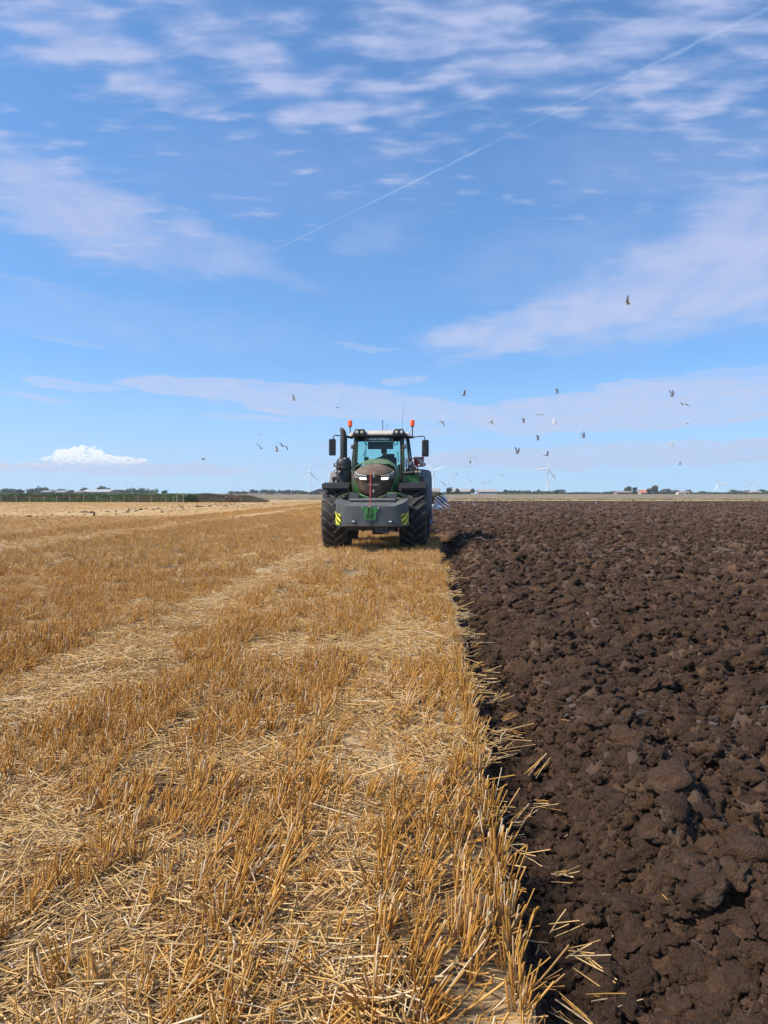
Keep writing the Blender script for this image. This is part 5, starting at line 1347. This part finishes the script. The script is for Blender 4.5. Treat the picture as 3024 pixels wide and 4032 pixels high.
barn(2950,3000,1939,1934,900,'pale long shed under the rightmost wind turbine',(.55,.50,.46),(.42,.34,.30), depth=14, feats=((.2,.3,0,.7,DK,'doorway'),(.7,.8,0,.7,DK,'doorway')))

# ------------------------------------------------------------------ wind turbines
TW = plain('turbine_white', (.78,.79,.80), .45)
def turbine(px, py_hub, Y, blade_px, rot, label, yaw=0.0):
    hub = at(px, py_hub, Y); k = Y/FPX; Lb = blade_px*k; H = hub.z
    t = empty('wind_turbine', (hub.x, Y, 0), yaw); tag(t, label, 'wind turbine', 'wind turbines on the horizon')
    MB().tube([(0,0,0),(0,0,H*.5),(0,0,H-.5)], [H*.030,H*.024,H*.016], 20).build('tower', TW, t)
    MB().box((0,H*.02,H), (H*.035,H*.11,H*.04)).build('nacelle', TW, t, bevel=H*.006)
    hb = MB().lathe([(.0001,-H*.03),(H*.012,-H*.025),(H*.02,-H*.008),(H*.02,H*.01)], axis='Y', n=16).build('rotor_hub', TW, t, loc=(0,-H*.04,H))
    for i in range(3):
        a = R(rot + i*120); d = Vector((math.sin(a), 0, math.cos(a))); n_ = Vector((math.cos(a), 0, -math.sin(a)))
        rows = []
        for q, c in ((0,.030),(.08,.034),(.20,.078),(.5,.052),(.8,.030),(1.0,.008)):
            p = d*Lb*q; cc = c*Lb*1.15
            rows.append([tuple(p - n_*cc*.35 + Vector((0,.04*cc,0))), tuple(p + n_*cc*.1 + Vector((0,-.20*cc,0))), tuple(p + n_*cc*.65 + Vector((0,.25*cc,0))), tuple(p + n_*cc*.1 + Vector((0,.30*cc,0))), tuple(p - n_*cc*.35 + Vector((0,.04*cc,0)))])
        MB().grid(rows).build('blade', TW, hb)
    return t
turbine(1220,1858,1500,54,18,'white wind turbine left of the tractor', R(24))
turbine(1301,1852,1700,52,-52,'wind turbine mostly hidden behind the left rear mudguard')
turbine(1708,1853,1600,48,72,'slim white wind turbine just right of the tractor', R(-22))
turbine(2156,1845,1350,68,22,'largest wind turbine standing in the middle of the right horizon', R(10))
turbine(2830,1906,2100,46,-28,'white wind turbine second from the right edge', R(-8))
turbine(2962,1910,2100,42,-60,'wind turbine nearest the right edge, blades spread in a Y')

# ------------------------------------------------------------------ gulls
GW = plain('gull_white', (.52,.52,.52), .8); GG = plain('gull_grey_wing', (.26,.28,.30), .7); GB = plain('gull_black_tip', (.03,.03,.032), .7); GO = plain('gull_beak', (.45,.18,.05), .5)
GBR = plain('young_gull_brown', (.24,.16,.11), .8)
def gull_mesh(a1, a2, sweep=.35, stand=False, brown=False, roll=0):
    """a1 inner wing angle, a2 outer wing angle (degrees up); bird flies towards +Y"""
    m = MB()
    m.mat(4 if brown else 0).tube([(0,-.235,.0),(0,-.17,.0),(0,-.08,-.005),(0,.03,-.008),(0,.12,.0),(0,.165,.012),(0,.20,.016),(0,.225,.012)], [.012,.030,.052,.058,.044,.032,.030,.012], 10, flat=.9)
    m.mat(3).tube([(0,.218,.012),(0,.25,.005)], [.009,.002], 5)
    m.mat(0).add([(-.015,-.20,.004),(.015,-.20,.004),(.045,-.315,.0),(-.045,-.315,.0)], [(0,1,2,3)]).add([(-.015,-.20,-.004),(.015,-.20,-.004),(.045,-.315,-.004),(-.045,-.315,-.004)], [(3,2,1,0)])
    if stand:
        m.mat(1)
        for s in (-1, 1): m.tube([(s*.035,.08,.0),(s*.052,-.05,.0),(s*.035,-.20,.012),(s*.01,-.30,.02)], [.02,.042,.030,.006], 8, flat=.55)
        m.mat(3)
        for s in (-1, 1): m.tube([(s*.025,0,-.04),(s*.027,.005,-.14),(s*.03,.03,-.145)], .006, 5)
    else:
        for s in (-1, 1):
            def P(r, th, y, z=0): return (s*(r*math.cos(th)), y, r*math.sin(th)+.01+z)
            t1, t2 = R(a1), R(a2)
            x1 = .19
            e = Vector((s*(.03+x1*math.cos(t1)), .055, .01+x1*math.sin(t1)))
            def Q(r, y): return (e.x + s*r*math.cos(t2), y, e.z + r*math.sin(t2))
            top = [[(s*.03,.085,.015),(s*.03,.0,.022),(s*.03,-.07,.012)],
                   [(e.x,.115,e.z),(e.x,.03,e.z+.012),(e.x,-.055,e.z)],
                   [Q(.17,.07),Q(.17,.0),Q(.17,-.075)]]
            tip_ = [[Q(.17,.07),Q(.17,.0),Q(.17,-.075)],[Q(.27,-.02),Q(.27,-.065),Q(.27,-.10)],[Q(.345,-.12),Q(.345,-.13),Q(.345,-.14)]]
            m.mat(4 if brown else 1).grid(top); m.mat(2).grid(tip_)
            dn = lambda rows: [[(p[0], p[1], p[2]-.010) for p in r] for r in rows]
            m.mat(0 if not brown else 4).grid(dn(top)); m.grid(dn(tip_))
    return m.mesh('gull', [GW, GG, GB, GO, GBR], smooth=True)
KIND = {'up': gull_mesh(58, 66), 'vee': gull_mesh(35, 20), 'arch': gull_mesh(28, -28), 'flat': gull_mesh(6, -4), 'down': gull_mesh(-20, -55), 'stand': gull_mesh(0,0,stand=True), 'brown': gull_mesh(30, 10, brown=True)}
def gull(kind, px, py, span, heading, bank, label, pitch=0):
    """span = width in photo pixels of a 1.05 m wingspan seen square on"""
    Y = .78*FPX/span; p = at(px, py, Y)
    o = bpy.data.objects.new('gull', KIND[kind]); COL.objects.link(o)
    o.location = p; o.rotation_euler = (R(pitch), R(bank), R(heading))
    tag(o, label, 'gull', 'gulls flying over the field' if kind != 'stand' else 'gulls standing on the ploughed soil'); return o
G = [
 ('up',2476,1196,46,70,-35,'lone gull banking high on the right, far above all the others',-15),
 ('up',1156,1575,34,-80,0,'topmost gull on the left side of the tractor, wings raised'),
 ('flat',1327,1604,30,-70,5,'small flat gull just above and left of the left orange beacon'),
 ('vee',1826,1556,40,-75,-15,'upper gull closest to the right side of the tractor aerials'),
 ('up',2193,1548,30,-85,0,'gull with upright wings at the top centre of the right flock'),
 ('up',2645,1560,38,-80,5,'upper right gull with raised dark wings'),
 ('arch',2690,1592,38,10,12,'pale arched gull just below the upper right gull'),
 ('flat',2707,1668,24,60,0,'tiny flat gull low on the right under the arched one'),
 ('down',1740,1660,38,40,25,'gull with drooping wings just right of the right beacon'),
 ('down',1934,1657,30,60,10,'small dark gull in the row right of the drooping one'),
 ('up',2061,1663,28,-80,0,'gull with bent wings left of the big white one'),
 ('flat',2123,1633,32,20,4,'thin flat gull above the row of three'),
 ('up',2180,1668,36,50,30,'bright white gull with one wing straight up'),
 ('up',2117,1731,30,-80,10,'gull low in the middle of the flock, flying right'),
 ('up',2297,1722,34,-75,-10,'gull alone to the right of the middle turbine'),
 ('up',2036,1784,38,-60,10,'gull with swept up wings above the far barns'),
 ('vee',2152,1793,34,-70,-20,'gull directly above the middle wind turbine'),
 ('arch',1854,1802,34,5,-8,'arched gull right of the red and white board'),
 ('vee',1851,1822,24,-80,0,'small gull just under the arched one'),
 ('flat',1835,1837,24,0,0,'faint flat gull under the small one'),
 ('down',1791,1862,28,15,0,'dark gull with drooping wings right of the slim turbine'),
 ('vee',1974,1872,32,170,-14,'gliding gull between the slim turbine and the middle turbine'),
 ('vee',1856,1894,34,5,0,'thin vee shaped gull above the grey barn'),
 ('arch',1913,1901,34,15,-12,'gliding gull low over the pale walled barn'),
 ('vee',1752,1910,34,200,-18,'gull gliding low just right of the rear mudguard'),
 ('vee',2168,1893,40,20,-25,'gull crossing in front of the middle turbine tower'),
 ('up',2645,1757,27,60,25,'pale gull with one raised wing low on the right side'),
 ('up',2678,1831,22,70,0,'small dark gull lowest of the right side'),
 ('arch',1113,1756,50,-15,28,'largest gull left of the tractor with long bent wings'),
 ('up',1090,1777,34,-75,0,'gull just under the large one left of the tractor'),
 ('vee',1028,1766,38,-15,22,'pale thin gull left of the large one'),
 ('down',1192,1732,20,10,0,'tiny dark gull between the large one and the exhaust'),
 ('flat',1024,1710,24,60,0,'tiny flat gull above the group on the left'),
 ('brown',800,1809,26,-60,0,'brownish gull alone over the left bank'),
 ('flat',502,1901,32,30,-6,'dark flat gull very low over the left barns'),
 ('arch',1783,1957,26,10,-5,'white gull hovering right beside the plough'),
 ('vee',1884,1944,40,-20,10,'white gull flapping in front of the pale walled barn'),
]
for g_ in G: gull(*g_)
def standing(px, py, hgt_px, heading, label, up=False):
    Y = .36*FPX/hgt_px; p = at(px, py, Y); o = bpy.data.objects.new('gull', KIND['stand' if not up else 'up']); COL.objects.link(o)
    z = float(soil_height(np.array([p.x]), np.array([Y]), False)[0][0])
    o.location = (p.x, Y, z + .20); o.rotation_euler = (R(18), 0, R(heading)); tag(o, label, 'gull', 'gulls standing on the ploughed soil')
standing(1868,1978,13,-50,'white gull landing on the soil near the plough, wings raised', True)
standing(1826,1983,10,-60,'small white gull standing left of the landing one')
standing(2346,1985,10,-50,'white gull standing on the soil in the middle distance')
standing(2849,1986,9,120,'pale gull standing on the soil at the far right')

# ------------------------------------------------------------------ air between here and the horizon
hm_ = bpy.data.materials.new('haze'); hm_.use_nodes = True; hnt = hm_.node_tree; hnt.nodes.clear()
ho = hnt.nodes.new('ShaderNodeOutputMaterial'); hv = hnt.nodes.new('ShaderNodeVolumePrincipled')
hv.inputs['Color'].default_value = (.93,.96,1.0,1); hv.inputs['Density'].default_value = .00016; hv.inputs['Anisotropy'].default_value = .2
hnt.links.new(hv.outputs[0], ho.inputs['Volume'])
hz_ = MB().box((0, 1300, 49), (6200, 4100, 104)).build('haze', hm_, smooth=False); tag(hz_, kind='stuff')
